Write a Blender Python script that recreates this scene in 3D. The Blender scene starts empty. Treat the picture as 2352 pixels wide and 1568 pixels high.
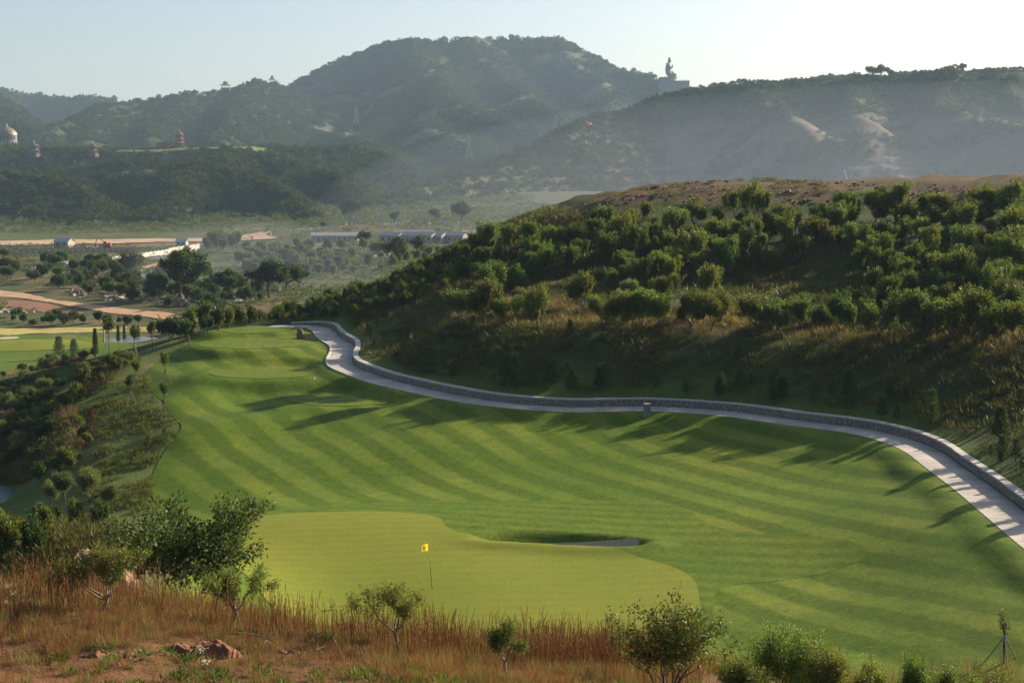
import bpy, bmesh, math
import numpy as np
from mathutils import Vector, Matrix

# ------------------------------------------------------------------ camera, sky, sun, exposure
SC = bpy.context.scene
COL = SC.collection
F_PX, CU, CV, VH, ZC = 3267.0, 1176.0, 784.0, 400.0, 30.0   # photo measured at 2352 x 1568; horizon row; eye height
PITCH = math.atan((CV - VH) / F_PX)
cam_data = bpy.data.cameras.new('camera')
cam_data.lens = 50.0; cam_data.sensor_width = 36.0
cam_data.clip_start = 0.5; cam_data.clip_end = 20000
cam = bpy.data.objects.new('camera', cam_data); COL.objects.link(cam)
cam.location = (0, 0, ZC); cam.rotation_euler = (math.pi / 2 - PITCH, 0, 0)
SC.camera = cam

SUN_AZ, SUN_EL = math.radians(56), math.radians(23)        # azimuth from +Y towards +X
world = bpy.data.worlds.new('World'); SC.world = world; world.use_nodes = True
wn = world.node_tree.nodes; wl = world.node_tree.links
sky = wn.new('ShaderNodeTexSky'); sky.sky_type = 'NISHITA'; sky.sun_disc = False
sky.sun_elevation = SUN_EL; sky.sun_rotation = SUN_AZ
sky.altitude = 60; sky.air_density = 0.8; sky.dust_density = 2.2; sky.ozone_density = 0.15
wl.new(sky.outputs[0], wn['Background'].inputs[0]); wn['Background'].inputs[1].default_value = 0.07
sun_d = bpy.data.lights.new('sun', 'SUN'); sun_d.energy = 5.0; sun_d.angle = math.radians(0.5)
sun_d.color = (1.0, 0.86, 0.66)
sun = bpy.data.objects.new('sun', sun_d); COL.objects.link(sun)
sd = Vector((math.sin(SUN_AZ) * math.cos(SUN_EL), math.cos(SUN_AZ) * math.cos(SUN_EL), math.sin(SUN_EL)))
sun.rotation_euler = (-sd).to_track_quat('-Z', 'Y').to_euler(); sun.location = (200, 100, 200)
SC.view_settings.view_transform = 'Standard'; SC.view_settings.look = 'None'
SC.view_settings.exposure = 1.2; SC.view_settings.gamma = 1.0; SC.view_settings.use_curve_mapping = False
SC.render.engine = 'CYCLES'
cy = SC.cycles
cy.max_bounces = 5; cy.diffuse_bounces = 2; cy.glossy_bounces = 2; cy.transmission_bounces = 3
cy.volume_bounces = 0; cy.transparent_max_bounces = 4
cy.use_denoising = True; cy.denoising_prefilter = 'NONE'
try: cy.denoiser = 'OPENIMAGEDENOISE'
except Exception: pass
cy.sample_clamp_indirect = 6.0

# ------------------------------------------------------------------ helpers
RNG = np.random.default_rng(7)
def ray(u, v):
    ca, sa = math.cos(PITCH), math.sin(PITCH)
    a, b = (np.asarray(u, float) - CU) / F_PX, (CV - np.asarray(v, float)) / F_PX
    y = ca + b * sa
    return np.stack([a / y, np.ones_like(a), (-sa + b * ca) / y], -1)
def P3(u, v, D): r = ray(u, v) * np.asarray(D, float)[..., None]; r[..., 2] += ZC; return r            # photo point at a distance
def PZ(u, v, z): r = ray(u, v); r = r * ((z - ZC) / r[..., 2])[..., None]; r[..., 2] += ZC; return r   # photo point at a height

def smooth(a, b, x): t = np.clip((x - a) / (b - a), 0, 1); return t * t * (3 - 2 * t)
def _h(ix, iy, s):
    n = (ix.astype(np.int64) * 374761393 + iy.astype(np.int64) * 668265263 + s * 1274126177) & 0x7fffffff
    n = ((n ^ (n >> 13)) * 1274126177) & 0x7fffffff
    return ((n ^ (n >> 16)) & 0xffff) / 65535.0
def vnoise(x, y, s=0):
    ix, iy = np.floor(x), np.floor(y); fx, fy = x - ix, y - iy
    fx = fx * fx * fx * (fx * (fx * 6 - 15) + 10); fy = fy * fy * fy * (fy * (fy * 6 - 15) + 10)
    a, b = _h(ix, iy, s), _h(ix + 1, iy, s); c, d = _h(ix, iy + 1, s), _h(ix + 1, iy + 1, s)
    return (a + (b - a) * fx) * (1 - fy) + (c + (d - c) * fx) * fy
def fbm(x, y, sc, octv=4, s=0, gain=0.5):
    t, amp, tot = 0, 1, 0
    for i in range(octv):
        t = t + amp * (vnoise(x / sc * 2 ** i + 17.3 * i, y / sc * 2 ** i - 9.1 * i, s + i) - 0.5); tot += amp; amp *= gain
    return t / tot * 2

class RBF:                                                    # smooth surface through scattered heights
    def __init__(s, pts, c=4.0, lam=0.02):
        p = np.array(pts, float); s.p = p[:, :2]; s.c = c
        n = len(p); d = np.hypot(*(s.p[:, None] - s.p[None]).transpose(2, 0, 1))
        A = np.zeros((n + 3, n + 3)); A[:n, :n] = np.sqrt(d * d + c * c) - lam * np.eye(n)
        A[:n, n] = 1; A[:n, n + 1:] = s.p; A[n, :n] = 1; A[n + 1:, :n] = s.p.T
        s.w = np.linalg.solve(A, np.r_[p[:, 2], 0, 0, 0])
    def __call__(s, x, y):
        x = np.asarray(x, float); sh = x.shape; x = x.ravel(); y = np.asarray(y, float).ravel()
        out = np.empty(len(x)); n = len(s.p)
        for i in range(0, len(x), 40000):
            X, Y = x[i:i + 40000], y[i:i + 40000]
            d2 = (X[:, None] - s.p[:, 0]) ** 2 + (Y[:, None] - s.p[:, 1]) ** 2 + s.c ** 2
            out[i:i + 40000] = np.sqrt(d2) @ s.w[:n] + s.w[n] + s.w[n + 1] * X + s.w[n + 2] * Y
        return out.reshape(sh)

def mesh_np(name, V, F, mat=None, cols=None, smooth_=True, attrs=None):
    V = np.ascontiguousarray(V, np.float32).reshape(-1, 3)
    me = bpy.data.meshes.new(name); me.vertices.add(len(V)); me.vertices.foreach_set('co', V.ravel())
    if isinstance(F, np.ndarray):
        k = F.shape[1]; n = len(F)
        me.loops.add(n * k); me.polygons.add(n)
        me.loops.foreach_set('vertex_index', np.ascontiguousarray(F, np.int32).ravel())
        me.polygons.foreach_set('loop_start', np.arange(0, n * k, k, dtype=np.int32))
    else:
        n = len(F); ls = np.cumsum([0] + [len(f) for f in F]); idx = np.array([i for f in F for i in f], np.int32)
        me.loops.add(len(idx)); me.polygons.add(n); me.loops.foreach_set('vertex_index', idx)
        me.polygons.foreach_set('loop_start', ls[:-1].astype(np.int32))
    me.update(calc_edges=True)
    if n: me.polygons.foreach_set('use_smooth', np.full(n, bool(smooth_)))
    if cols is not None:
        c = np.ones((len(V), 4), np.float32); c[:, :3] = cols
        me.color_attributes.new('col', 'FLOAT_COLOR', 'POINT').data.foreach_set('color', c.ravel())
    for k_, a in (attrs or {}).items():
        me.attributes.new(k_, 'FLOAT', 'POINT').data.foreach_set('value', np.ascontiguousarray(a, np.float32).ravel())
    if mat: me.materials.append(mat)
    me.validate()
    return me
def link(name, me, parent=None, loc=None, label=None, cat=None, group=None, kind=None, rz=0, scale=None):
    o = bpy.data.objects.new(name, me); COL.objects.link(o)
    if parent: o.parent = parent
    if loc is not None: o.location = loc
    if rz: o.rotation_euler = (0, 0, rz)
    if scale is not None: o.scale = scale if hasattr(scale, '__len__') else (scale,) * 3
    for k, v in (('label', label), ('category', cat), ('group', group), ('kind', kind)):
        if v: o[k] = v
    return o
def tag(o, label=None, cat=None, group=None, kind=None):
    for k, v in (('label', label), ('category', cat), ('group', group), ('kind', kind)):
        if v: o[k] = v
    return o
def empty(name, loc, label, cat, group=None, rz=0, scale=None):
    return link(name, None, None, loc, label, cat, group, None, rz, scale)
def copy_tree(src, loc, rz=0, scale=1.0, label=None, group=None):
    def cp(o, parent):
        c = o.copy(); COL.objects.link(c); c.parent = parent
        for ch in CHILD.get(o.name, ()): cp(ch, c)
        return c
    r = cp(src, None); r.location = loc; r.rotation_euler = (0, 0, rz)
    r.scale = scale if hasattr(scale, '__len__') else (scale,) * 3
    if label: r['label'] = label
    if group: r['group'] = group
    return r
CHILD = {}
def grid_faces(nr, nc):
    i = np.arange(nr * nc).reshape(nr, nc)
    return np.stack([i[:-1, :-1], i[:-1, 1:], i[1:, 1:], i[1:, :-1]], -1).reshape(-1, 4)
def catmull(P, step):
    P = np.asarray(P, float); Q = np.vstack([2 * P[0] - P[1], P, 2 * P[-1] - P[-2]]); out = []
    for i in range(1, len(Q) - 2):
        n = max(2, int(np.linalg.norm(Q[i + 1] - Q[i]) / step * 2)); t = np.linspace(0, 1, n, endpoint=False)[:, None]
        a, b, c, d = Q[i - 1], Q[i], Q[i + 1], Q[i + 2]
        out.append(.5 * (2 * b + (c - a) * t + (2 * a - 5 * b + 4 * c - d) * t ** 2 + (3 * b - a - 3 * c + d) * t ** 3))
    out = np.vstack(out + [P[-1:]]); s = np.r_[0, np.cumsum(np.linalg.norm(np.diff(out, axis=0), axis=1))]
    t = np.linspace(0, s[-1], int(s[-1] / step) + 1)
    return np.stack([np.interp(t, s, out[:, k]) for k in range(P.shape[1])], 1)
def normals2(L):
    t = np.gradient(L[:, :2], axis=0); t /= np.linalg.norm(t, axis=1)[:, None] + 1e-9
    return np.stack([-t[:, 1], t[:, 0]], 1)
def near_line(x, y, L):                                        # distance to polyline and index of nearest sample
    x = np.asarray(x, float); sh = x.shape; x = x.ravel(); y = np.asarray(y, float).ravel()
    d = np.empty(len(x)); k = np.empty(len(x), int)
    for i in range(0, len(x), 20000):
        dd = (x[i:i + 20000, None] - L[:, 0]) ** 2 + (y[i:i + 20000, None] - L[:, 1]) ** 2
        k[i:i + 20000] = dd.argmin(1); d[i:i + 20000] = np.sqrt(dd.min(1))
    return d.reshape(sh), k.reshape(sh)
def sdf_poly(x, y, poly):                                      # signed distance to polygon, negative inside
    x = np.asarray(x, float); sh = x.shape; x = x.ravel(); y = np.asarray(y, float).ravel(); poly = np.asarray(poly)[:, :2]
    A, B = poly, np.roll(poly, -1, 0); out = np.empty(len(x))
    for i in range(0, len(x), 20000):
        X, Y = x[i:i + 20000, None], y[i:i + 20000, None]
        e = B - A; w0, w1 = X - A[:, 0], Y - A[:, 1]
        t = np.clip((w0 * e[:, 0] + w1 * e[:, 1]) / ((e ** 2).sum(1) + 1e-12), 0, 1)
        d = np.sqrt(((w0 - t * e[:, 0]) ** 2 + (w1 - t * e[:, 1]) ** 2).min(1))
        c = ((A[:, 1] > Y) != (B[:, 1] > Y)) & (X < (B[:, 0] - A[:, 0]) * (Y - A[:, 1]) / (B[:, 1] - A[:, 1] + 1e-12) + A[:, 0])
        out[i:i + 20000] = np.where(c.sum(1) % 2 == 1, -d, d)
    return out.reshape(sh)

# ------------------------------------------------------------------ materials
def new_mat(name):
    m = bpy.data.materials.new(name); m.use_nodes = True
    return m, m.node_tree.nodes, m.node_tree.links, m.node_tree.nodes['Principled BSDF']
def N(nodes, t, **kw):
    n = nodes.new(t)
    for k, v in kw.items():
        if isinstance(k, str) and k.startswith('i_'): n.inputs[int(k[2:])].default_value = v
        else: setattr(n, k, v)
    return n
def ramp(nodes, stops, interp='LINEAR'):
    r = nodes.new('ShaderNodeValToRGB'); e = r.color_ramp.elements; r.color_ramp.interpolation = interp
    while len(e) > 1: e.remove(e[0])
    e[0].position = stops[0][0]; e[0].color = (*stops[0][1], 1)
    for p, c in stops[1:]: x = e.new(p); x.color = (*c, 1)
    return r
def simple_mat(name, col, rough=0.8, var=0.12, scale=8.0, bump=0.0, metal=0.0):
    m, n, l, b = new_mat(name)
    tc = N(n, 'ShaderNodeTexCoord'); no = N(n, 'ShaderNodeTexNoise'); no.inputs['Scale'].default_value = scale; no.inputs['Detail'].default_value = 5
    l.new(tc.outputs['Object'], no.inputs['Vector'])
    c = np.array(col); r = ramp(n, [(0.3, tuple(c * (1 - var))), (0.7, tuple(np.minimum(c * (1 + var), 1)))])
    l.new(no.outputs['Fac'], r.inputs[0]); l.new(r.outputs[0], b.inputs['Base Color'])
    b.inputs['Roughness'].default_value = rough; b.inputs['Metallic'].default_value = metal
    if bump:
        bp = N(n, 'ShaderNodeBump'); bp.inputs['Strength'].default_value = bump; bp.inputs['Distance'].default_value = 0.05
        l.new(no.outputs['Fac'], bp.inputs['Height']); l.new(bp.outputs[0], b.inputs['Normal'])
    return m
def leaf_mat(name, trans=0.35, gloss=0.25, rough=0.45, hue=0.03, val=0.25, tint=(1, 1, 1)):
    m, n, l, b = new_mat(name)
    at = N(n, 'ShaderNodeVertexColor', layer_name='col'); oi = N(n, 'ShaderNodeObjectInfo')
    hs = N(n, 'ShaderNodeHueSaturation')
    mr = N(n, 'ShaderNodeMapRange'); mr.inputs['To Min'].default_value = 0.5 - hue; mr.inputs['To Max'].default_value = 0.5 + hue
    mv = N(n, 'ShaderNodeMapRange'); mv.inputs['To Min'].default_value = 1 - val; mv.inputs['To Max'].default_value = 1 + val
    ml = N(n, 'ShaderNodeMath', operation='FRACT'); mm = N(n, 'ShaderNodeMath', operation='MULTIPLY'); mm.inputs[1].default_value = 7.31
    l.new(oi.outputs['Random'], mr.inputs[0]); l.new(oi.outputs['Random'], mm.inputs[0]); l.new(mm.outputs[0], ml.inputs[0]); l.new(ml.outputs[0], mv.inputs[0])
    l.new(mr.outputs[0], hs.inputs['Hue']); l.new(mv.outputs[0], hs.inputs['Value']); l.new(at.outputs[0], hs.inputs['Color'])
    b.inputs['Roughness'].default_value = rough; b.inputs['Specular IOR Level'].default_value = gloss
    l.new(hs.outputs[0], b.inputs['Base Color'])
    if trans > 0:
        tr = N(n, 'ShaderNodeBsdfTranslucent'); mx = N(n, 'ShaderNodeMixShader'); mx.inputs[0].default_value = trans
        mc = N(n, 'ShaderNodeMix', data_type='RGBA', blend_type='MULTIPLY'); mc.inputs[0].default_value = 1; mc.inputs[7].default_value = (1.25 * tint[0], 1.3 * tint[1], 0.6 * tint[2], 1)
        l.new(hs.outputs[0], mc.inputs[6]); l.new(mc.outputs[2], tr.inputs[0])
        l.new(b.outputs[0], mx.inputs[1]); l.new(tr.outputs[0], mx.inputs[2]); l.new(mx.outputs[0], n['Material Output'].inputs[0])
    return m
# ------------------------------------------------------------------ cart path and wall lines
PATH_PX = [(600,748,13.4),(650,748,13.4),(690,748.5,13.4),(725,750.5,13.35),(745,760,13.3),(752,771,13.25),(766,781.5,13.2),(786,793.5,13.1),(788,808,13.0),
    (780,827,12.9),(788,842,12.75),(825,858,12.55),(862,871,12.4),(910,884,12.3),(995,903,12.15),(1097,922,12.05),(1199,933.5,12.0),(1308,939.8,12.0),
    (1400,939,12.0),(1471,937.5,12.0),(1557,940.5,12.05),(1687,951,12.15),(1823,970.5,12.25),(1930,983,12.3),(2022,1000,12.35),(2108,1030,12.4),
    (2172,1075,12.45),(2240,1124,12.5),(2312,1182,12.55),(2390,1245,12.6)]
path_pts = np.array([PZ(*p) for p in PATH_PX])
path_pts = np.vstack([path_pts, [[24.6, 54, 12.6], [23.0, 44, 12.7], [19.5, 34, 13.0]]])
PATH = catmull(path_pts, 0.5)
for _ in range(6): PATH[1:-1] = .25 * PATH[:-2] + .5 * PATH[1:-1] + .25 * PATH[2:]
PATH_N = normals2(PATH)
for _ in range(4): PATH_N[1:-1] = .25 * PATH_N[:-2] + .5 * PATH_N[1:-1] + .25 * PATH_N[2:]
PATH_N /= np.linalg.norm(PATH_N, axis=1)[:, None]
HALF = 1.15
path_s = np.arange(len(PATH)) * 0.5
wall_h = 0.54 * smooth(0, 9, path_s) * 1.0 + 0.0
WALL = np.c_[PATH[:, :2] + PATH_N * (HALF + 0.05), PATH[:, 2]]        # face of the wall at path side
S2 = math.sqrt(.5)
def qp(x, y): return (x - y) * S2, (x + y) * S2
wq, wp = qp(WALL[:, 0] + PATH_N[:, 0] * .2, WALL[:, 1] + PATH_N[:, 1] * .2)
ext = np.array([[-70, 184], [-56, 173], [-46, 166], [-36, 160]], float)
eq, ep = qp(ext[:, 0], ext[:, 1])
_o = np.argsort(np.r_[eq, wq]); WQ = np.maximum.accumulate(np.r_[eq, wq][_o] + np.arange(len(_o)) * 1e-6); WP = np.r_[ep, wp][_o]
def p_wall(q): return np.interp(q, WQ, WP)

# ------------------------------------------------------------------ lower ground
LOW = []
def lz(*a):
    for u, v, z in a: LOW.append(PZ(u, v, z))
def ld(*a):
    for u, v, d in a: LOW.append(P3(u, v, d))
def lw(*a): LOW.extend(np.array(p, float) for p in a)
for i in range(0, len(PATH), 9): LOW.append(PATH[i])
lz((990,1357,10),(1300,1300,10),(600,1250,10),(800,1188,10.25),(560,1195,10.1),(1200,1240,10.15),(1580,1340,10.1),(1400,1380,10),(700,1380,9.9),(1100,1180,10.2))
lz((700,1165,9.9),(900,1155,9.9),(1200,1160,10.1),(1450,1180,10.3),(1600,1230,10.4),(1750,1260,10.5))
lz((600,1135,9.5),(800,1115,9.6),(450,1140,9.1),(1000,1110,9.8),(1200,1080,10.1),(1500,1100,10.4),(1800,1120,10.9),(2000,1110,11.4))
lz((430,987,10.9),(560,957,11.2),(690,922,11.4),(560,1000,10.4),(700,990,10.6),(850,985,10.8),(450,1050,9.7),(600,1060,9.9),(800,1050,10.2),(1000,1010,10.9),(1000,950,11.5))
lz((400,922,11.5),(480,888,11.9),(560,873,12.2),(560,902,11.3),(480,935,11.0),(640,895,11.4))
lz((380,850,12.0),(460,820,12.4),(540,803,13.1),(660,803,13.15),(520,835,12.3),(430,850,12.0),(720,830,12.8),(740,880,12.1))
lz((500,768,13.2),(440,790,12.7),(600,752,13.5),(1250,970,11.4),(1500,985,11.3),(1700,1010,11.4),(1900,1030,11.8),(2050,1130,11.8),(2000,1300,10.8),(2200,1300,11.75),(2200,1400,11.5),(2300,1450,11.7),(2000,1500,10.7),(2150,1250,11.9),(1750,1400,10.2),(2352,1560,11.4))
# left flank of the tee hill down to the ponds
lz((330,862,11.3),(335,905,10.8),(380,950,10.7),(410,980,10.6),(370,1030,9.7),(345,1080,9.2),(340,1120,8.9),(380,1180,9.0))
LEFT_EDGE = catmull(np.array([PZ(*p) for p in ((700,747,13.4),(620,747,13.45),(530,752,13.3),(470,766,13.0),(400,800,12.4),(345,842,11.9),(330,868,11.3),(345,900,10.9),(385,945,10.75),(417,978,10.7),(398,1012,10.2),(368,1050,9.6),(348,1095,9.2),(352,1140,9.0),(390,1185,9.0),(450,1230,9.4),(480,1330,9.6))]), .6)
_n = normals2(LEFT_EDGE)
for _ in range(30): _n[1:-1] = .25 * _n[:-2] + .5 * _n[1:-1] + .25 * _n[2:]
for _i in range(24, len(LEFT_EDGE) - 36, 9):
    for _d, _dz in (((4, .9), (8, 2.3), (11, 4.0)) if LEFT_EDGE[_i, 1] < 119 else ((4, .9), (8, 2.2), (12, 4.2))):
        LOW.append(np.array([LEFT_EDGE[_i, 0] - abs(_n[_i, 0]) * _d, LEFT_EDGE[_i, 1] - _n[_i, 1] * _d * np.sign(_n[_i, 0]) * -1 * -1, LEFT_EDGE[_i, 2] - _dz]))
lz((150,900,4.8),(60,950,4.4),(0,1000,4.6),(90,1030,5.2),(40,1080,5.1),(0,870,2.6),(150,850,3.2),(220,850,4.4),(-200,900,3),(-300,1050,3.5),(-150,1140,4.5),(0,1140,4.3),(20,1125,4.4),(-100,1160,4.4),(0,1160,4.4),(70,1125,5.5),(100,1090,5.5),(0,1095,5.3),(0,1190,5.6))
lz((280,815,2.6),(350,800,3.6),(0,790,1.3),(120,800,1.4),(240,800,1.6),(60,820,1.3),(180,775,1.2),(330,790,.3),(330,778,.3),(-200,800,1.5),(260,785,1.2),(400,780,3.0),(420,765,2.6))
lz((0,755,1.5),(150,755,1.5),(300,757,1.5),(430,757,1.6),(0,735,1.8),(200,738,1.8),(0,712,2.2),(150,718,2.2),(300,736,2.0))
lz((0,675,2.6),(120,690,2.6),(240,705,2.6),(350,720,2.6),(440,733,2.6),(520,745,2.6),(-200,655,2.6),(0,663,2.9),(240,692,2.9),(440,720,2.9))
lz((0,640,3.4),(240,650,3.4),(440,680,3.2),(600,690,3),(120,600,4.0),(0,592,4.5),(250,600,3.6),(400,600,3.0),(550,640,3),(650,640,3),(700,600,2.5),(800,600,2.5),(900,590,2.5))
lz((0,580,3),(200,578,2.5),(450,575,2),(600,575,2),(750,580,2.5),(1000,570,3.5),(200,562,2),(50,562,2),(450,555,2),(600,548,3),(700,532,5.0),(850,524,6),(1000,520,6.5),(850,548,3.5),(1000,548,4.2),(1200,545,5))
lw((-300,300,6),(-300,420,5),(-420,600,4),(-500,900,4),(-200,760,3),(0,800,8),(200,760,9),(200,560,6),(100,300,3),(60,240,2),(250,400,4),(450,700,8),(500,1000,14),(0,1000,18),(-200,950,12),(-450,1100,10),(300,900,14),(150,230,2),(160,120,3),(120,60,6))
# near slope below the viewpoint
lw((0,-40,38),(0,-8,30.2),(0,2,28.0),(-12,2,28.2),(12,2,27.6),(0,12,25.0),(-10,14,24.8),(10,14,24.2),(22,10,24.5),(-30,0,30),(30,-10,28),(-40,-30,38),(40,-40,36),(34,12,22),(40,35,19),(36,60,17))
ld((600,1550,29),(200,1550,29.5),(1100,1560,30),(350,1460,31.5),(560,1470,32),(750,1500,31.5),(910,1500,34),(1160,1530,33),(210,1420,34),(500,1425,35),(60,1392,38),(300,1412,37),(0,1420,33),(0,1520,29.5),(1350,1565,31))
lw((6,40,15.6),(0,42,14.9),(-6,43,14.6),(6,49,12.2),(0,51,11.4),(-8,51,11.6),(0,58,10.1),(8,57,10.2),(12,36,14.9),(17,34,14.2),(12,44,13.2),(18,44,12.4),(16,52,11.1),(22,30,15.0),(17,25,16.9),(10,26,18.2),(8,30,17.2),(5,31,17.9),(21,50,11.9))
lw((-14,44,14.8),(-16,50,13.0),(-14,57,11.2),(-20,46,15.2),(-19,55.5,12.2),(-23,56.5,12.6),(-19,59.5,14.0),(-23,61,14.2),(-28,62,13.8),(-17,65,12.6),(-22,70,11.0),(-27,72,10.0),(-31,80,8.2),(-36,90,6.4),(-30,52,14.2),(-38,60,12.5),(-42,75,8),(-46,95,5.2),(-56,112,4.8),(-60,60,10),(-70,90,5))
RLOW = RBF(LOW, c=6.0, lam=0.12)
TEES = []                                                  # (centre, half-width, half-depth, z)
for u0, u1, vf, vb, z in ((500, 668, 765, 752, 13.55), (462, 712, 802, 778, 13.2), (492, 724, 871, 843, 12.25), (664, 905, 933, 905, 11.45)):
    c = PZ((u0 + u1) / 2, (vf + vb) / 2, z); a = PZ((u0 + u1) / 2, vf, z); b = PZ((u0 + u1) / 2, vb, z)
    l_, r_ = PZ(u0, (vf + vb) / 2, z), PZ(u1, (vf + vb) / 2, z)
    TEES.append((c[0], c[1], (r_[0] - l_[0]) / 2, (b[1] - a[1]) / 2, z))
BUNK = PZ(np.array([1085, 1150, 1250, 1350, 1430, 1485, 1470, 1380, 1250, 1140]), np.array([1236, 1228, 1226, 1230, 1238, 1248, 1258, 1258, 1252, 1245]), 10.2)[:, :2]
BUNK = catmull(np.vstack([BUNK, BUNK[:1]]), 0.4)
GREEN_PX = [(505,1300),(500,1240),(520,1205),(600,1190),(720,1184),(860,1184),(960,1190),(1010,1200),(1020,1215),(1050,1232),(1120,1244),(1260,1254),(1400,1272),(1500,1296),(1560,1316),(1595,1340),(1605,1375),(1600,1420),(1500,1452),(1300,1470),(1050,1470),(800,1455),(640,1420),(580,1360),(545,1330)]
GREEN = catmull(np.array([PZ(u, v, 10.0)[:2] for u, v in GREEN_PX + GREEN_PX[:1]]), 0.4)
def low(x, y, detail=True):
    x = np.asarray(x, float); y = np.asarray(y, float)
    z = RLOW(x, y)
    for cx, cy_, a, b, tz in TEES:
        r = np.sqrt(((x - cx) / (a + .6)) ** 2 + ((y - cy_) / (b + .4)) ** 2); k = 1 - smooth(1.0, 1.0 + 2.2 / min(a, b), r)
        z = z * (1 - k) + tz * k
    m = (np.abs(y - 110) < 85) & (x > -60) & (x < 60)
    if m.any():
        d, i = near_line(x[m], y[m], PATH); k = 1 - smooth(HALF + .3, HALF + 2.2, d)
        z[m] = z[m] * (1 - k) + (PATH[i, 2] - .06) * k
    m = (np.abs(y - 79) < 12) & (x > -8) & (x < 16)
    if m.any():
        s = sdf_poly(x[m], y[m], BUNK); near = smooth(0, 1, (BUNK[:, 1].mean() + .3 - y[m]) / 1.5)
        z[m] += -.6 * smooth(0.15, -.75, s) + (.06 + .16 * near) * np.exp(-(s - .5) ** 2 / .6)
    if detail:
        rough = smooth(60, 48, y) * smooth(-60, 8, y)
        z = z + fbm(x, y, 3.2, 4, 3) * .28 * rough * smooth(10, 26, y) + fbm(x, y, 22, 4, 5) * .5 * smooth(170, 240, y) + fbm(x, y, 5, 3, 9) * .25 * smooth(200, 260, y)
        fl = smooth(-24, -30, x + (y - 110) * -.12) * smooth(60, 80, y) * smooth(200, 160, y)
        z = z + fbm(x, y, 4.0, 4, 21) * .12 * fl
    return z
DRAIN = []

# ------------------------------------------------------------------ right-hand hill
HILL = []
WZ = np.r_[low(ext[:, 0], ext[:, 1]) - .15, WALL[:, 2] + wall_h - .03][_o]
def hd(*a):
    for u, v, d in a: HILL.append(P3(u, v, d))
for i in range(0, len(WQ), 6):
    x_, y_ = (WQ[i] + WP[i]) * S2, (WP[i] - WQ[i]) * S2; HILL.append(np.array([x_, y_, WZ[i]]))
hd((1064,752,127),(1150,755,124),(1236,764,121.5),(1390,762,120),(1500,762,119),(1640,764,117.5),(1779,768,115.5),(1924,772,114),(2018,780,112),(2191,790,109),(2335,800,104))
hd((1064,735,130),(1236,744,125.5),(1500,742,123),(1779,746,119.5),(2018,758,117),(2335,775,109))
hd((900,800,133),(1000,840,123),(900,760,140),(1000,780,130),(900,700,152),(1000,668,158),(1000,710,144),(1100,650,152),(1200,830,117),(1400,850,114),(1600,850,112),(1800,860,109.5),(2000,880,105),(2150,920,99),(2300,960,92))
hd((1200,660,144),(1300,640,143),(1500,640,142),(1779,640,139),(2018,640,134),(2335,650,123),(1300,560,156),(1500,560,154),(1779,550,152),(2018,550,148),(2335,560,137))
hd((1400,500,163),(1600,490,163),(1779,485,162),(2018,480,160),(2335,490,150))
hd((1440,452,169),(1600,446,170),(1779,438,170),(2018,432,169),(2200,426,166),(2352,420,161),(2520,408,156),(2700,395,150))
hd((1400,462,168),(1330,490,169),(1250,522,170),(1090,572,172),(950,626,175),(850,662,178),(740,698,178),(640,724,176),(560,742,170),(480,756,163))
for x, y, z in ((-60,215,-4),(-90,210,-5),(-110,240,-6),(-60,290,-6),(-30,260,-5),(-120,330,-6),(12,195,27.3),(30,195,28.3),(60,190,29),(95,175,29.5),(12,235,18),(50,240,18),(100,230,19),(-5,205,20),(-5,225,9),(-20,210,8),(-40,205,4),(-70,210,1),(60,280,2),(0,270,1),(120,280,4),(150,200,22),(120,120,32),(90,80,28.5),(70,60,24.5),(60,80,23.5),(48,50,18.6),(60,30,22),(40,30,17.5),(36,46,15.6),(90,20,30),(38,62,16.6),(46,70,19.0),(130,40,36)):
    HILL.append(np.array([x, y, z], float))
RHILL = RBF(HILL, c=3.0, lam=0.03)
def hill(x, y):
    x = np.asarray(x, float); y = np.asarray(y, float); q, p = qp(x, y)
    k = smooth(0.3, 5, p - p_wall(q))
    ze = fbm(x, y, 7, 4, 31) * .45 + fbm(x, y, 2.4, 3, 33) * .12
    z = RHILL(x, y)
    top = smooth(25.5, 27, z)
    return z + ze * k + top * k * (fbm(x, y, 3.0, 5, 41, .65) * .6 + .12)
def on_hill(x, y):
    q, p = qp(np.asarray(x, float), np.asarray(y, float)); return (p > p_wall(q)) & (q > WQ[0]) & (q < WQ[-1])
def height(x, y):                                         # ground height anywhere near
    x = np.atleast_1d(np.asarray(x, float)); y = np.atleast_1d(np.asarray(y, float))
    z = low(x, y); m = on_hill(x, y)
    if m.any():
        zh = hill(x[m], y[m]); q, p = qp(x[m], y[m])
        z[m] = np.where((p - p_wall(q) < 25) | (y[m] < 185), zh, np.maximum(zh, z[m]))
    return z
def hit(u, v, d0=15., d1=1000.):                           # where a line of sight meets the ground
    r = ray(u, v); D = np.geomspace(d0, d1, 900); z = height(r[0] * D, r[1] * D)
    b = z > ZC + r[2] * D; i = int(np.argmax(b)) if b.any() else len(D) - 1
    lo_, hi = D[max(i - 1, 0)], D[i]
    Ds = np.linspace(lo_, hi, 40); zs = height(r[0] * Ds, r[1] * Ds); b = zs >= ZC + r[2] * Ds - 1e-6
    Dk = Ds[int(np.argmax(b))] if b.any() else hi
    return np.array([r[0] * Dk, Dk, height(r[0] * Dk, Dk)[0]])
def at(u, D): x = (u - CU) / F_PX * D / (math.cos(PITCH)); return np.array([x, D, height(x, D)[0]])

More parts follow.
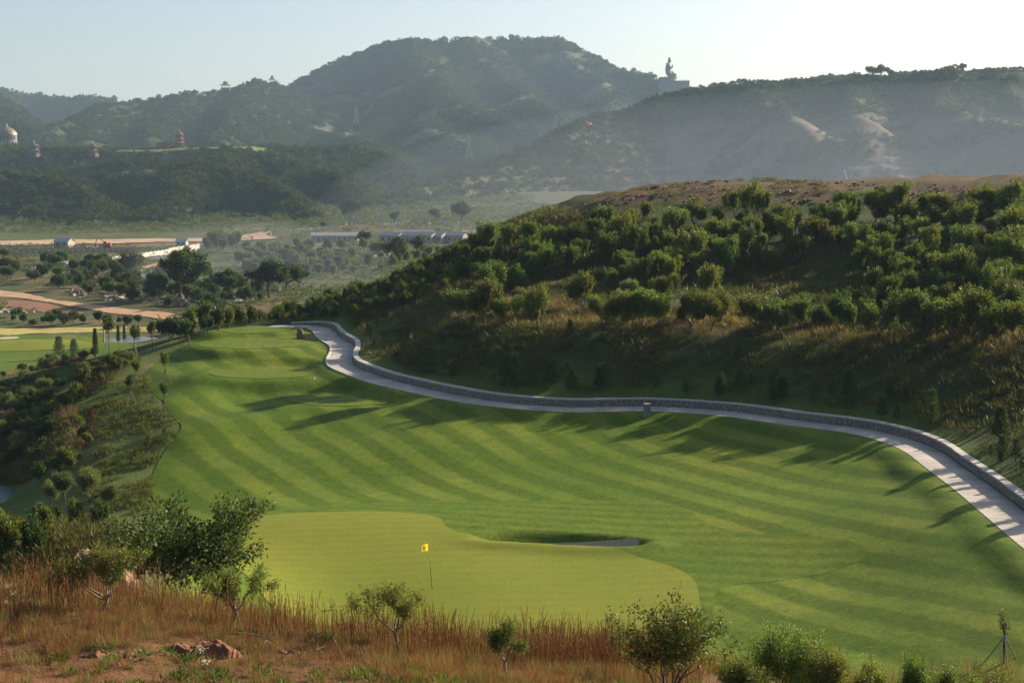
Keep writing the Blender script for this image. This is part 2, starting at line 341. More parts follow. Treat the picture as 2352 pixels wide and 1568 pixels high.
# ------------------------------------------------------------------ ground materials
def ground_mat(name, fine=6.0, bump=0.5, bdist=0.12, rough=0.95, coarse=.25, speck=None, var=.45):
    m, n, l, b = new_mat(name)
    at_ = N(n, 'ShaderNodeVertexColor', layer_name='col'); tc = N(n, 'ShaderNodeTexCoord')
    n1 = N(n, 'ShaderNodeTexNoise'); n1.inputs['Scale'].default_value = fine; n1.inputs['Detail'].default_value = 8; n1.inputs['Roughness'].default_value = .7
    n2 = N(n, 'ShaderNodeTexNoise'); n2.inputs['Scale'].default_value = coarse; n2.inputs['Detail'].default_value = 6
    l.new(tc.outputs['Object'], n1.inputs[0]); l.new(tc.outputs['Object'], n2.inputs[0])
    r1 = ramp(n, [(.25, (1 - var,) * 3), (.75, (1 + var,) * 3)]); r2 = ramp(n, [(.3, (.75, .8, .75)), (.7, (1.25, 1.2, 1.1))])
    l.new(n1.outputs[0], r1.inputs[0]); l.new(n2.outputs[0], r2.inputs[0])
    m1 = N(n, 'ShaderNodeMix', data_type='RGBA', blend_type='MULTIPLY'); m2 = N(n, 'ShaderNodeMix', data_type='RGBA', blend_type='MULTIPLY')
    m1.inputs[0].default_value = m2.inputs[0].default_value = 1
    l.new(at_.outputs[0], m1.inputs[6]); l.new(r1.outputs[0], m1.inputs[7]); l.new(m1.outputs[2], m2.inputs[6]); l.new(r2.outputs[0], m2.inputs[7])
    l.new(m2.outputs[2], b.inputs['Base Color']); b.inputs['Roughness'].default_value = rough; b.inputs['Specular IOR Level'].default_value = .15
    bp = N(n, 'ShaderNodeBump'); bp.inputs['Strength'].default_value = bump; bp.inputs['Distance'].default_value = bdist
    l.new(n1.outputs[0], bp.inputs['Height']); l.new(bp.outputs[0], b.inputs['Normal'])
    return m
def turf_mat(name, ca, cb, period=3.0, ang=(.875, .485), warp=.8, bump=.35, patch=.7, fine=5., mott=.9):
    m, n, l, b = new_mat(name); tc = N(n, 'ShaderNodeTexCoord')
    dt = N(n, 'ShaderNodeVectorMath', operation='DOT_PRODUCT'); dt.inputs[1].default_value = (ang[0], ang[1], 0)
    wv = N(n, 'ShaderNodeTexNoise'); wv.inputs['Scale'].default_value = .05; wv.inputs['Detail'].default_value = 2
    w2 = N(n, 'ShaderNodeMath', operation='MULTIPLY_ADD'); w2.inputs[1].default_value = warp * 2.2; 
    l.new(tc.outputs['Object'], dt.inputs[0]); l.new(tc.outputs['Object'], wv.inputs[0]); l.new(wv.outputs[0], w2.inputs[0]); l.new(dt.outputs['Value'], w2.inputs[2])
    wj = N(n, 'ShaderNodeTexNoise'); wj.inputs['Scale'].default_value = .9; wj.inputs['Detail'].default_value = 3
    l.new(tc.outputs['Object'], wj.inputs[0])
    w3 = N(n, 'ShaderNodeMath', operation='MULTIPLY_ADD'); w3.inputs[1].default_value = .35; l.new(wj.outputs[0], w3.inputs[0]); l.new(w2.outputs[0], w3.inputs[2])
    sc_ = N(n, 'ShaderNodeMath', operation='MULTIPLY'); sc_.inputs[1].default_value = 2 * math.pi / period; l.new(w3.outputs[0], sc_.inputs[0])
    si = N(n, 'ShaderNodeMath', operation='SINE'); l.new(sc_.outputs[0], si.inputs[0])
    mr = N(n, 'ShaderNodeMapRange', interpolation_type='SMOOTHSTEP'); mr.inputs['From Min'].default_value = -.55; mr.inputs['From Max'].default_value = .55
    l.new(si.outputs[0], mr.inputs[0])
    big = N(n, 'ShaderNodeTexNoise'); big.inputs['Scale'].default_value = .11; big.inputs['Detail'].default_value = 5; l.new(tc.outputs['Object'], big.inputs[0])
    br = N(n, 'ShaderNodeMapRange'); br.inputs['From Min'].default_value = .3; br.inputs['From Max'].default_value = .7; l.new(big.outputs[0], br.inputs[0])
    st = N(n, 'ShaderNodeMath', operation='MULTIPLY'); l.new(mr.outputs[0], st.inputs[0])
    bs = N(n, 'ShaderNodeMapRange'); bs.inputs['From Min'].default_value = .3; bs.inputs['From Max'].default_value = .62; bs.inputs['To Min'].default_value = .25; l.new(big.outputs[0], bs.inputs[0]); l.new(bs.outputs[0], st.inputs[1])
    mx = N(n, 'ShaderNodeMix', data_type='RGBA'); mx.inputs[6].default_value = (*ca, 1); mx.inputs[7].default_value = (*cb, 1); l.new(st.outputs[0], mx.inputs[0])  # mowing stripes: sheen of the grass lay put in as two turf colours
    yl = N(n, 'ShaderNodeMix', data_type='RGBA', blend_type='MULTIPLY'); yr = ramp(n, [(.3, (.82, .95, .85)), (.55, (1, 1, 1)), (.75, (1.28, 1.08, .95))])
    yl.inputs[0].default_value = patch; l.new(big.outputs[0], yr.inputs[0]); l.new(mx.outputs[2], yl.inputs[6]); l.new(yr.outputs[0], yl.inputs[7])
    fn = N(n, 'ShaderNodeTexNoise'); fn.inputs['Scale'].default_value = fine; fn.inputs['Detail'].default_value = 6; fn.inputs['Roughness'].default_value = .75; l.new(tc.outputs['Object'], fn.inputs[0])
    fr = ramp(n, [(.28, (.55, .6, .55)), (.5, (1, 1, 1)), (.72, (1.5, 1.42, 1.35))]); l.new(fn.outputs[0], fr.inputs[0])
    fm = N(n, 'ShaderNodeMix', data_type='RGBA', blend_type='MULTIPLY'); fm.inputs[0].default_value = 1; l.new(yl.outputs[2], fm.inputs[6]); l.new(fr.outputs[0], fm.inputs[7])
    md = N(n, 'ShaderNodeTexNoise'); md.inputs['Scale'].default_value = 1.1; md.inputs['Detail'].default_value = 7; md.inputs['Roughness'].default_value = .68; l.new(tc.outputs['Object'], md.inputs[0])
    mr2 = ramp(n, [(.28, (.70, .76, .72)), (.5, (1, 1, 1)), (.62, (1.12, 1.08, 1.0)), (.76, (1.5, 1.28, 1.15))]); l.new(md.outputs[0], mr2.inputs[0])
    f2 = N(n, 'ShaderNodeMix', data_type='RGBA', blend_type='MULTIPLY'); f2.inputs[0].default_value = mott; l.new(fm.outputs[2], f2.inputs[6]); l.new(mr2.outputs[0], f2.inputs[7]); fm = f2
    l.new(fm.outputs[2], b.inputs['Base Color']); b.inputs['Roughness'].default_value = .75; b.inputs['Specular IOR Level'].default_value = .06
    b.inputs['Sheen Weight'].default_value = .0; b.inputs['Sheen Tint'].default_value = (.75, .9, .45, 1); b.inputs['Sheen Roughness'].default_value = .5
    bp = N(n, 'ShaderNodeBump'); bp.inputs['Strength'].default_value = bump; bp.inputs['Distance'].default_value = .06; l.new(fn.outputs[0], bp.inputs['Height']); l.new(bp.outputs[0], b.inputs['Normal'])
    return m
M_GROUND = ground_mat('rough_ground', 5.0, .7, .15)
M_HILL = ground_mat('hillside_ground', 4.0, .8, .2)
M_FAR = ground_mat('far_hill_ground', .12, .6, 2.0, coarse=.012, var=.35)
M_FAIR = turf_mat('fairway_turf', (.064, .104, .0085), (.122, .162, .020))
M_GREEN = turf_mat('green_turf', (.150, .172, .022), (.164, .182, .026), period=1.1, ang=(-.06, 1.0), warp=.3, bump=.08, patch=.45, fine=14., mott=.35)
M_FRINGE = turf_mat('fringe_turf', (.072, .116, .011), (.096, .136, .016), period=1.5, ang=(.3, .95), warp=.8, bump=.2)
M_TEE = turf_mat('tee_turf', (.094, .130, .015), (.104, .138, .018), period=1.2, ang=(1, .1), warp=.3, bump=.12, patch=.4, mott=.5)

# ------------------------------------------------------------------ ground sheet
rows = np.r_[np.linspace(-60, 6, 14), np.geomspace(8, 1150, 720)]
w = np.linspace(-1, 1, 400); w = np.sign(w) * (np.abs(w) * .8 + .2 * np.abs(w) ** 3)
Y, Wg = np.meshgrid(rows, w, indexing='ij'); X = Wg * (np.abs(Y) * .46 + 24)
Z = low(X, Y)
mh = on_hill(X, Y); q_, p_ = qp(X[mh], Y[mh]); zh = hill(X[mh], Y[mh])
Z[mh] = np.where(p_ - p_wall(q_) > .25, np.where((p_ - p_wall(q_) < 25) | (Y[mh] < 185), np.minimum(Z[mh], zh - .9), Z[mh] - .3), Z[mh])
def mixc(c, col, k): return c * (1 - k[..., None]) + np.array(col) * k[..., None]
C = np.zeros(X.shape + (3,)) + np.array([.075, .088, .030])
nz = fbm(X, Y, 6, 4, 61); nb = fbm(X, Y, 30, 4, 63)
C = mixc(C, (.15, .115, .065), smooth(.0, .35, nz) * .7)
fg = smooth(62, 50, Y + nz * 4) * (1 - smooth(4.0, 7.0, X + nz * 2) * smooth(16, 24, Y)); C = mixc(C, (.13, .065, .03), fg * .9)                        # dry grass litter
soil = fg * np.clip(smooth(.1, .4, fbm(X, Y, 4, 4, 71)) + smooth(33, 30, Y) * smooth(6, -1, X) * smooth(-.5, .1, nz), 0, 1)
C = mixc(C, (.15, .072, .037), soil)
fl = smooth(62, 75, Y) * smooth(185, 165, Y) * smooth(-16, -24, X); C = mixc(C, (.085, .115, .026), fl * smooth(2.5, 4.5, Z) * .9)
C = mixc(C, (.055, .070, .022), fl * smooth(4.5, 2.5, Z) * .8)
dry = smooth(.1, .45, fbm(X, Y, 9, 4, 75)) * smooth(62, 90, Y); C = mixc(C, (.20, .155, .075), dry * .7)
far = smooth(235, 300, Y); C = mixc(C, (.055, .068, .024), far * .85); C = mixc(C, (.165, .108, .062), far * smooth(.2, .5, fbm(X, Y, 26, 5, 81)) * .7)
C = mixc(C, (.055, .065, .028), smooth(670, 740, Y) * .9)
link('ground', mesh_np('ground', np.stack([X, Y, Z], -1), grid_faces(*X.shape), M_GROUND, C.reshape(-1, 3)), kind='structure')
# far plain to the horizon
fx = np.linspace(-7000, 7000, 60); fy = np.linspace(1100, 9000, 50); FY, FX = np.meshgrid(fy, fx, indexing='ij')
link('plain', mesh_np('plain', np.stack([FX, FY, np.full_like(FX, 0.) - smooth(1100, 1400, FY) * 3], -1), grid_faces(*FX.shape), M_FAR, np.tile([.07, .075, .03], (FX.size, 1))), kind='structure')

# hillside sheet: starts exactly behind the wall
qs = np.concatenate([np.arange(WQ[0], -135, 1.6), np.arange(-135, WQ[-1], .55)])
offs = np.r_[0, .25, .6, np.geomspace(1.1, 130, 150)]
Qg, Og = np.meshgrid(qs, offs, indexing='ij'); Pg = p_wall(Qg) + Og
HX, HY = (Qg + Pg) * S2, (Pg - Qg) * S2; HZ = hill(HX, HY)
HZ[:, 0] = np.interp(qs, WQ, WZ)
hn = fbm(HX, HY, 8, 4, 91); hm = fbm(HX, HY, 3, 3, 93)
HC = np.zeros(HX.shape + (3,)) + np.array([.042, .060, .016])
HC = mixc(HC, (.085, .080, .032), smooth(.05, .4, hn) * .5)
lawn = smooth(6.0, 1.0, Og + hn * 2.5); HC = mixc(HC, (.075, .115, .022), lawn * .9)
dryrow = np.exp(-((HZ - 17.4) / .55) ** 2) * smooth(-.25, .15, hm) * smooth(-130, -118, Qg); HC = mixc(HC, (.24, .15, .07), dryrow * .75)
dirt = np.clip(smooth(26.2, 27.2, HZ + hn * 1.2) + smooth(24.0, 26, HZ + (-98 - Qg) * .16 + hn) * smooth(-80, -95, Qg) * smooth(8, 14, Og) * 0, 0, 1)
q1, dd = near_line(HX, HY, P3(np.array([740, 850, 950, 1090, 1250, 1330, 1400.]), np.array([698, 662, 626, 572, 522, 490, 462.]), np.array([178, 178, 175, 172, 170, 169, 168.])))
dirt = np.clip(dirt + smooth(5.5, 2.5, q1 + hn * 2) , 0, 1)
HC = mixc(HC, (.105, .058, .036), dirt); HC = mixc(HC, (.065, .050, .034), dirt * smooth(-.1, .25, hm)); HC = mixc(HC, (.045, .055, .018), dirt * smooth(.1, .3, fbm(HX, HY, 1.7, 3, 95)) * .8)  # bare earth colour darkened to stand in for backlit shade on the bank
link('hillside', mesh_np('hillside', np.stack([HX, HY, HZ], -1), grid_faces(*HX.shape)[:, ::-1], M_HILL, HC.reshape(-1, 3)), kind='structure')

# ------------------------------------------------------------------ sheets of mown turf, each clipped to its outline
def drape(name, poly, step, off, mat, zfun=low, hole=None, kind='structure', zs=None, **kw):
    poly = np.asarray(poly)[:, :2]; x0, y0 = poly.min(0) - step; x1, y1 = poly.max(0) + step
    gx = np.arange(x0, x1 + step, step); gy = np.arange(y0, y1 + step, step); GY, GX = np.meshgrid(gy, gx, indexing='ij')
    S = sdf_poly(GX, GY, poly)
    if hole is not None: S = np.maximum(S, -sdf_poly(GX, GY, hole))
    nr, nc = S.shape; idx = -np.ones(S.shape, int); V = []; F = []
    ins = S < 0
    vi = np.argwhere(ins); idx[ins] = np.arange(len(vi)); V = list(np.c_[GX[ins], GY[ins]])
    a, b, c, d = ins[:-1, :-1], ins[:-1, 1:], ins[1:, 1:], ins[1:, :-1]; cnt = a.astype(int) + b + c + d
    for r, q in np.argwhere(cnt == 4): F.append((idx[r, q], idx[r, q + 1], idx[r + 1, q + 1], idx[r + 1, q]))
    cut = {}
    def cutpt(p, q_):
        k = (p, q_) if p < q_ else (q_, p)
        if k not in cut:
            t = S[k[0]] / (S[k[0]] - S[k[1]]); cut[k] = len(V)
            V.append(np.array([GX[k[0]] + t * (GX[k[1]] - GX[k[0]]), GY[k[0]] + t * (GY[k[1]] - GY[k[0]])]))
        return cut[k]
    for r, q in np.argwhere((cnt > 0) & (cnt < 4)):
        cs = [(r, q), (r, q + 1), (r + 1, q + 1), (r + 1, q)]; f = []
        for k in range(4):
            p1, p2 = cs[k], cs[(k + 1) % 4]
            if ins[p1]: f.append(idx[p1])
            if ins[p1] != ins[p2]: f.append(cutpt(p1, p2))
        if len(f) >= 3: F.append(tuple(f))
    V = np.array(V); z = zfun(V[:, 0].copy(), V[:, 1].copy()) if zs is None else np.full(len(V), zs)
    return link(name, mesh_np(name, np.c_[V, z + off], F, mat), kind=kind, **kw)
def ground_px(pts, z): return np.array([PZ(u, v, z)[:2] for u, v in pts])
left_edge = LEFT_EDGE[:, :2]
pe = (PATH[:, :2] - PATH_N * (HALF - .05)); k0 = int(np.argmin(np.hypot(*(PATH[:, :2] - path_pts[3, :2]).T)))
FAIR = np.vstack([left_edge, [[-15, 57], [-8, 55.5], [2, 55], [10, 52], [18, 47], [20, 44]], pe[k0:][::-1][18:]])
drape('fairway', FAIR, .42, .035, M_FAIR)
FR_PX = [(470,1330),(460,1240),(500,1190),(640,1168),(900,1150),(1150,1152),(1400,1160),(1560,1185),(1640,1230),(1760,1255),(1900,1275),(1985,1305),(1960,1330),(1800,1345),(1660,1355),(1640,1400),(1620,1440),(1500,1480),(1000,1490),(700,1470),(560,1410)]
FRINGE = catmull(np.array([PZ(u, v, 10.0)[:2] for u, v in FR_PX + FR_PX[:1]]), .5)
drape('fringe', FRINGE, .42, .047, M_FRINGE)
drape('putting_green', GREEN, .35, .075, M_GREEN, hole=BUNK)
for k, (cx, cy_, a, b, z) in enumerate(TEES):
    t = np.linspace(0, 2 * math.pi, 60, endpoint=False); r = 1 + .05 * np.sin(2 * t + k) + .03 * np.sin(3 * t + 2 * k)
    drape('tee_box', np.c_[cx + a * np.cos(t) * r, cy_ + b * np.sin(t) * r], .4, .07, M_TEE)
M_SAND = simple_mat('bunker_sand', (.40, .29, .20), .95, .1, 14., .3)
_bc = BUNK.mean(0)
SAND = _bc + (BUNK - _bc) * np.array([.92, .58]); SAND[:, 1] += .14
drape('bunker_sand', SAND, .2, .11, M_SAND)
# ------------------------------------------------------------------ far hills: heights fall away from ridge lines
def tents(X, Y, ridges, k=7.0):
    acc = np.full(X.shape, -1e9)
    for R in ridges:
        pts, sl = R[0], R[1]; flat = R[2] if len(R) > 2 else 0; sl2 = R[3] if len(R) > 3 else sl; dk = R[4] if len(R) > 4 else 1e9
        L = catmull(np.array([P3(*p) for p in pts]), max(12., (max(p[2] for p in pts)) / 90))
        d, i = near_line(X, Y, L); d = np.maximum(d - flat, 0)
        z = L[i, 2] - sl * np.minimum(d, dk) - sl2 * np.maximum(d - dk, 0)
        m = np.maximum(acc, z); acc = m + k * np.log(np.exp(np.maximum((acc - m) / k, -30)) + np.exp((z - m) / k))
    return acc
FARM = {}
def far_hill(name, box, step, ridges, col, noise=(120, 14), seed=0, k=7.0, post=None, colf=None):
    x0, x1, y0, y1 = box; gx = np.arange(x0, x1 + step, step); gy = np.arange(y0, y1 + step, step); Y, X = np.meshgrid(gy, gx, indexing='ij')
    w1, w2 = fbm(X, Y, noise[0] * 1.5, 3, seed + 50) * noise[0] * .25, fbm(X, Y, noise[0] * 1.5, 3, seed + 60) * noise[0] * .25
    Z = tents(X + w1, Y + w2, ridges, k)
    rid = 1 - 2 * np.abs(vnoise(X / noise[0], Y / noise[0] * .7, seed + 9) - .5)
    Z = Z + fbm(X, Y, noise[0], 5, seed) * noise[1] + (rid - .6) * noise[1] * .6 * smooth(0, 60, Z)
    if post: Z = post(X, Y, Z)
    C = np.tile(np.array(col), X.shape + (1,)) if colf is None else colf(X, Y, Z)
    vis = Z > -12
    me = mesh_np(name, np.stack([X, Y, np.maximum(Z, -14)], -1), grid_faces(*X.shape), M_FAR, C.reshape(-1, 3))
    o = link(name, me, kind='structure'); FARM[name] = (gx, gy, Z, C); return o
def far_z(name, x, y):
    gx, gy, Z, C = FARM[name]; i = np.clip((np.asarray(y) - gy[0]) / (gy[1] - gy[0]), 0, len(gy) - 1.001); j = np.clip((np.asarray(x) - gx[0]) / (gx[1] - gx[0]), 0, len(gx) - 1.001)
    i0, j0 = i.astype(int), j.astype(int); a, b = i - i0, j - j0
    return (Z[i0, j0] * (1 - b) + Z[i0, j0 + 1] * b) * (1 - a) + (Z[i0 + 1, j0] * (1 - b) + Z[i0 + 1, j0 + 1] * b) * a
def rockf(base, rock, amt, sc=70, seed=5, lo=.18):
    def f(X, Y, Z):
        C = np.tile(np.array(base), X.shape + (1,)); r = smooth(lo, lo + .2, fbm(X, Y, sc, 5, seed)) * amt; return mixc(C, rock, r)
    return f
DG = (.038, .050, .022)
far_hill('mountain', (-900, 1100, 1150, 3000), 9, [
    ([(480,240,2250),(540,220,2350),(620,200,2400),(700,181,2450),(760,166,2500),(800,147,2500),(870,119,2500),(920,101,2480),(1000,92,2500),(1040,89,2500),(1090,98,2550),(1160,88,2600),(1230,88,2600),(1290,96,2600),(1330,117,2580),(1380,141,2550),(1430,161,2500),(1490,178,2450),(1545,197,2400),(1600,212,2350),(1700,240,2300)], .6),
    ([(920,101,2480),(940,150,2300),(985,195,2150),(1040,235,2000),(1110,265,1850),(1200,288,1720),(1290,318,1600)], .62),
    ([(1090,98,2550),(1110,150,2400),(1165,200,2250),(1240,240,2100),(1300,266,1950),(1360,290,1800)], .62),
    ([(1290,96,2600),(1340,170,2420),(1400,235,2200)], .6),
    ([(800,147,2500),(740,220,2250),(690,280,2000),(640,335,1750)], .6),
    ([(940,150,2300),(880,230,2100),(845,290,1850),(830,350,1550),(800,400,1300)], .6),
    ([(985,195,2150),(1000,270,1850),(1060,325,1600),(1150,362,1400),(1210,392,1260)], .6)],
    DG, (170, 9), 100, k=14., colf=rockf(DG, (.17, .15, .12), .42, 60, 5, .2))
far_hill('pavilion_hill', (-800, -150, 1350, 2450), 9, [
    ([(100,305,1650),(180,266,1800),(240,246,1900),(330,228,2000),(430,219,2050),(520,213,2100),(560,203,2150),(590,193,2150),(625,194,2200),(670,208,2250)], .6),
    ([(430,219,2050),(385,265,1850),(345,315,1650)], .55), ([(590,193,2150),(575,235,1950),(535,275,1750),(500,315,1550)], .55),
    ([(240,246,1900),(230,290,1750),(200,330,1600)], .55)], (.04, .052, .02), (120, 7), 200, k=10.)
far_hill('left_mountain', (-1500, -500, 1400, 3100), 12, [
    ([(-300,120,2800),(-100,160,2800),(0,194,2800),(40,205,2800),(100,218,2800),(140,227,2800),(200,223,2750),(232,217,2750),(270,231,2700),(340,255,2600)], .6),
    ([(-200,150,2100),(-60,200,2000),(0,240,1900),(50,275,1750),(90,312,1600),(112,345,1500)], .6)], (.045, .055, .02), (130, 8), 300, k=10.)
far_hill('temple_hill', (-760, -60, 900, 1500), 5, [
    ([(-250,350,1260),(-100,352,1260),(0,350,1260),(150,352,1250),(300,350,1240),(420,345,1230),(540,342,1230),(640,346,1250),(720,352,1260)], .5, 45)], (.045, .056, .02), (60, 4), 400)
far_hill('foothill', (-520, 60, 600, 1100), 4, [
    ([(-250,380,900),(-80,392,870),(40,402,850),(120,415,840),(165,445,820),(185,485,770)], .5),
    ([(200,420,930),(260,398,940),(330,384,940),(450,386,930),(540,395,900),(610,420,860),(670,450,820),(720,490,770)], .5),
    ([(640,372,1050),(720,388,1000),(800,425,930),(860,468,850)], .42), ([(60,385,1000),(300,372,1020),(500,368,1030),(640,372,1050)], .4),
    ([(450,386,930),(400,430,850),(340,480,780)], .5)], (.042, .054, .02), (50, 5), 500, k=4.)
def qpost(X, Y, Z):
    t = smooth(66, 54, Z) * smooth(8, 16, Z); s = 7.0; zt = np.floor(Z / s) * s + s * smooth(.62, 1.0, (Z / s) % 1)
    return Z * (1 - .75 * t) + zt * .75 * t + fbm(X, Y, 14, 4, 619) * 1.2 * t
def qcol(X, Y, Z):
    C = np.tile(np.array((.045, .058, .022)), X.shape + (1,)); U = X / Y * F_PX + CU
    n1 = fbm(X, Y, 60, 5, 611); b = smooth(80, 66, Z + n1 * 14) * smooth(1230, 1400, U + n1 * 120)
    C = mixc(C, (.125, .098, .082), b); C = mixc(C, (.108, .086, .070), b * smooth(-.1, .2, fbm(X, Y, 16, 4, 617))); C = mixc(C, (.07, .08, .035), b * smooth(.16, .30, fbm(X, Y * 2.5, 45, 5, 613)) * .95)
    C = C * (1 - .45 * smooth(1600, 1440, U) * b)[..., None]  # toe slope darkened in colour to hold down its sunlit brightness
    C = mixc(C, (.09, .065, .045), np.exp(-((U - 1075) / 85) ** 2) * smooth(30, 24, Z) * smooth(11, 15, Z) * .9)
    return C
far_hill('quarry_hill', (-120, 900, 640, 1700), 5, [
    ([(1380,268,1250),(1480,241,1280),(1590,208,1300),(1720,191,1320),(1900,186,1330),(2100,183,1330),(2200,173,1330),(2280,168,1330),(2420,168,1330),(2600,155,1330)], .62, 8, .17, 95),
    ([(1640,208,1640),(1900,186,1650),(2280,168,1650),(2600,155,1650)], .62, 30),
    ([(1720,191,1320),(1785,235,1230),(1850,280,1150)], .62), ([(2200,173,1330),(2150,225,1230),(2240,255,1160),(2400,300,1090)], .6),
    ([(1950,186,1330),(1960,230,1240),(1990,262,1170)], .62),
    ([(1380,268,1250),(1300,315,1150),(1200,355,1080),(1100,390,1000),(1000,422,930),(930,447,880),(850,475,820)], .5, 0, .2, 50)],
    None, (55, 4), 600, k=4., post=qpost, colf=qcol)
M_TLAWN = turf_mat('temple_turf', (.14, .18, .05), (.19, .22, .07), period=30, warp=8., bump=.1, fine=.3)
tl = np.array([P3(u, v, 1230)[:2] for u, v in ((0,0),)])
def tx(u, D): return (u - CU) / F_PX * D
TL = [(tx(290,1215),1195),(tx(380,1200),1186),(tx(480,1190),1182),(tx(560,1190),1180),(tx(620,1190),1184),(tx(612,1230),1215),(tx(560,1240),1240),(tx(480,1250),1248),(tx(390,1250),1240),(tx(300,1240),1215)]
TLC = catmull(np.array(TL + TL[:1]), 6.)
drape('temple_lawn', TLC, 5., 1.2, M_TLAWN, zfun=lambda x, y: far_z('temple_hill', x, y))

# ------------------------------------------------------------------ air: one closed box round everything
def box_mesh(name, a, b, mat=None):
    (x0, y0, z0), (x1, y1, z1) = a, b
    V = [(x, y, z) for z in (z0, z1) for y in (y0, y1) for x in (x0, x1)]
    return mesh_np(name, np.array(V), np.array([(0,2,3,1),(4,5,7,6),(0,1,5,4),(2,6,7,3),(0,4,6,2),(1,3,7,5)]), mat, smooth_=False)
mh_ = bpy.data.materials.new('haze'); mh_.use_nodes = True; hn_ = mh_.node_tree.nodes; hn_.clear()
pv = hn_.new('ShaderNodeVolumePrincipled'); ho = hn_.new('ShaderNodeOutputMaterial'); mh_.node_tree.links.new(pv.outputs[0], ho.inputs['Volume'])
pv.inputs['Color'].default_value = (.54, .76, 1.0, 1); pv.inputs['Density'].default_value = .000095; pv.inputs['Anisotropy'].default_value = .1
link('haze', box_mesh('haze', (-8000, -900, -16), (8000, 9500, 330), mh_), kind='stuff')
# ------------------------------------------------------------------ cart path, kerb, retaining wall
M_CONC = simple_mat('path_concrete', (.36, .325, .29), .85, .28, .55, .15)
M_STONE = [simple_mat('wall_stone_%s' % k, c, .9, .25, 5., .5) for k, c in (('grey', (.20, .19, .18)), ('buff', (.27, .225, .175)), ('rust', (.23, .17, .13)), ('blue', (.165, .172, .18)))]
M_MORT = simple_mat('wall_mortar', (.12, .115, .11), .95, .15, 6., .3)
M_CAP = simple_mat('cap_stone', (.42, .395, .365), .85, .12, 3., .2)
def ribbon(a, b, off0, off1, z0, z1, line=PATH, nrm=PATH_N, zadd=None, both=False):       # solid bar along the line between two offsets
    i0, i1 = int(a / .5), int(b / .5); n = max(2, i1 - i0 + 1); s = np.linspace(a, b, n) / .5; k = np.arange(len(line))
    g = lambda A: np.interp(s, k, A)
    px, py, pz, nx, ny = g(line[:, 0]), g(line[:, 1]), g(line[:, 2]), g(nrm[:, 0]), g(nrm[:, 1])
    zt = z1 if zadd is None else z1 + np.interp(s, k, zadd)
    zb = z0 + (np.interp(s, k, zadd) if both else 0)
    V = np.stack([np.stack([px + nx * o, py + ny * o, pz + z], 1) for o, z in ((off0, zt), (off1, zt), (off1, zb), (off0, zb))], 1)
    F = []
    for j in range(n - 1):
        for e in range(4): F.append((4 * j + e, 4 * j + (e + 1) % 4, 4 * j + 4 + (e + 1) % 4, 4 * j + 4 + e))
    F += [(3, 2, 1, 0), tuple(4 * (n - 1) + e for e in range(4))]
    return V.reshape(-1, 3), F
LEN = (len(PATH) - 1) * .5
path_root = link('cart_path', mesh_np('cart_path', *ribbon(1.0, LEN, -HALF + .05, HALF - .05, -.25, -.035), simple_mat('path_joint', (.12, .11, .10))), kind='structure')
s = 1.0
while s < LEN - 2.4:
    link('path_slab', mesh_np('path_slab', *ribbon(s + .02, s + 2.38, -HALF, HALF, -.2, .0), M_CONC, smooth_=False), path_root); s += 2.4
kerb = link('kerb', mesh_np('kerb', *ribbon(4.0, 46.0, -HALF - .16, -HALF + .0, -.2, .09), M_CAP, smooth_=False), path_root)

wall = empty('stone_wall', tuple(WALL[len(WALL) // 2]), 'low curved rubble stone retaining wall along the cart path', 'stone wall')
wl_off = Vector(wall.location)
def wchild(name, V, F, mat, smooth_=False, kind=None):
    return link(name, mesh_np(name, np.asarray(V) - np.array(wl_off), F, mat, smooth_=smooth_), wall, kind=kind)
W0 = HALF + .10; WT = .42
V, F = ribbon(3.0, LEN, W0 + .02, W0 + WT, -.3, -.02, zadd=wall_h); wchild('core', V, F, M_MORT)
s = 3.0; r_ = np.random.default_rng(11)
while s < LEN - 1.0:                                            # coping stones
    L_ = r_.uniform(.75, 1.1); V, F = ribbon(s + .01, s + L_ - .01, W0 - .04 + r_.uniform(-.012, .012), W0 + WT + .03, -.02, .075 + r_.uniform(-.008, .012), zadd=wall_h, both=True); wchild('cap_stone', V, F, M_CAP); s += L_
# rubble stones on the face
def stone_shape(rng, w, h):
    t = np.linspace(0, 2 * math.pi, 8, endpoint=False) + rng.uniform(-.25, .25, 8); k = (np.abs(np.cos(t)) ** 5 + np.abs(np.sin(t)) ** 5) ** (-1 / 5) * rng.uniform(.9, 1.03, 8)
    ring = np.c_[np.cos(t) * k * w / 2, np.sin(t) * k * h / 2]
    V = np.vstack([np.c_[ring, np.zeros(8)], np.c_[ring * .84, np.full(8, 1.)], [[0, 0, 1.15]]])
    F = [(i, (i + 1) % 8, 8 + (i + 1) % 8, 8 + i) for i in range(8)] + [(8 + i, 8 + (i + 1) % 8, 16) for i in range(8)]
    return V, F
stones = []
for row, (f0, f1) in enumerate(((0.0, .30), (.30, .55), (.55, .80), (.80, .98))):
    s = 3.2 + r_.uniform(0, .3)
    while s < LEN - .6:
        w_ = r_.uniform(.24, .52); i = (s + w_ / 2) / .5; hh = np.interp(i, np.arange(len(wall_h)), wall_h)
        if hh > .12: stones.append((s + w_ / 2, f0 + (f1 - f0) * .5 + r_.uniform(-.02, .02), w_ * .96, (f1 - f0) * .97, hh))
        s += w_
protos = []
for k in range(8):
    V, F = stone_shape(np.random.default_rng(40 + k), 1, 1); protos.append([mesh_np('stone', V, F, m, smooth_=False) for m in M_STONE])
cand = [(-st[0], st) for st in stones]; cand.sort()
vis_end = float(np.interp(2352, [2200, 2400], [0, 0]))
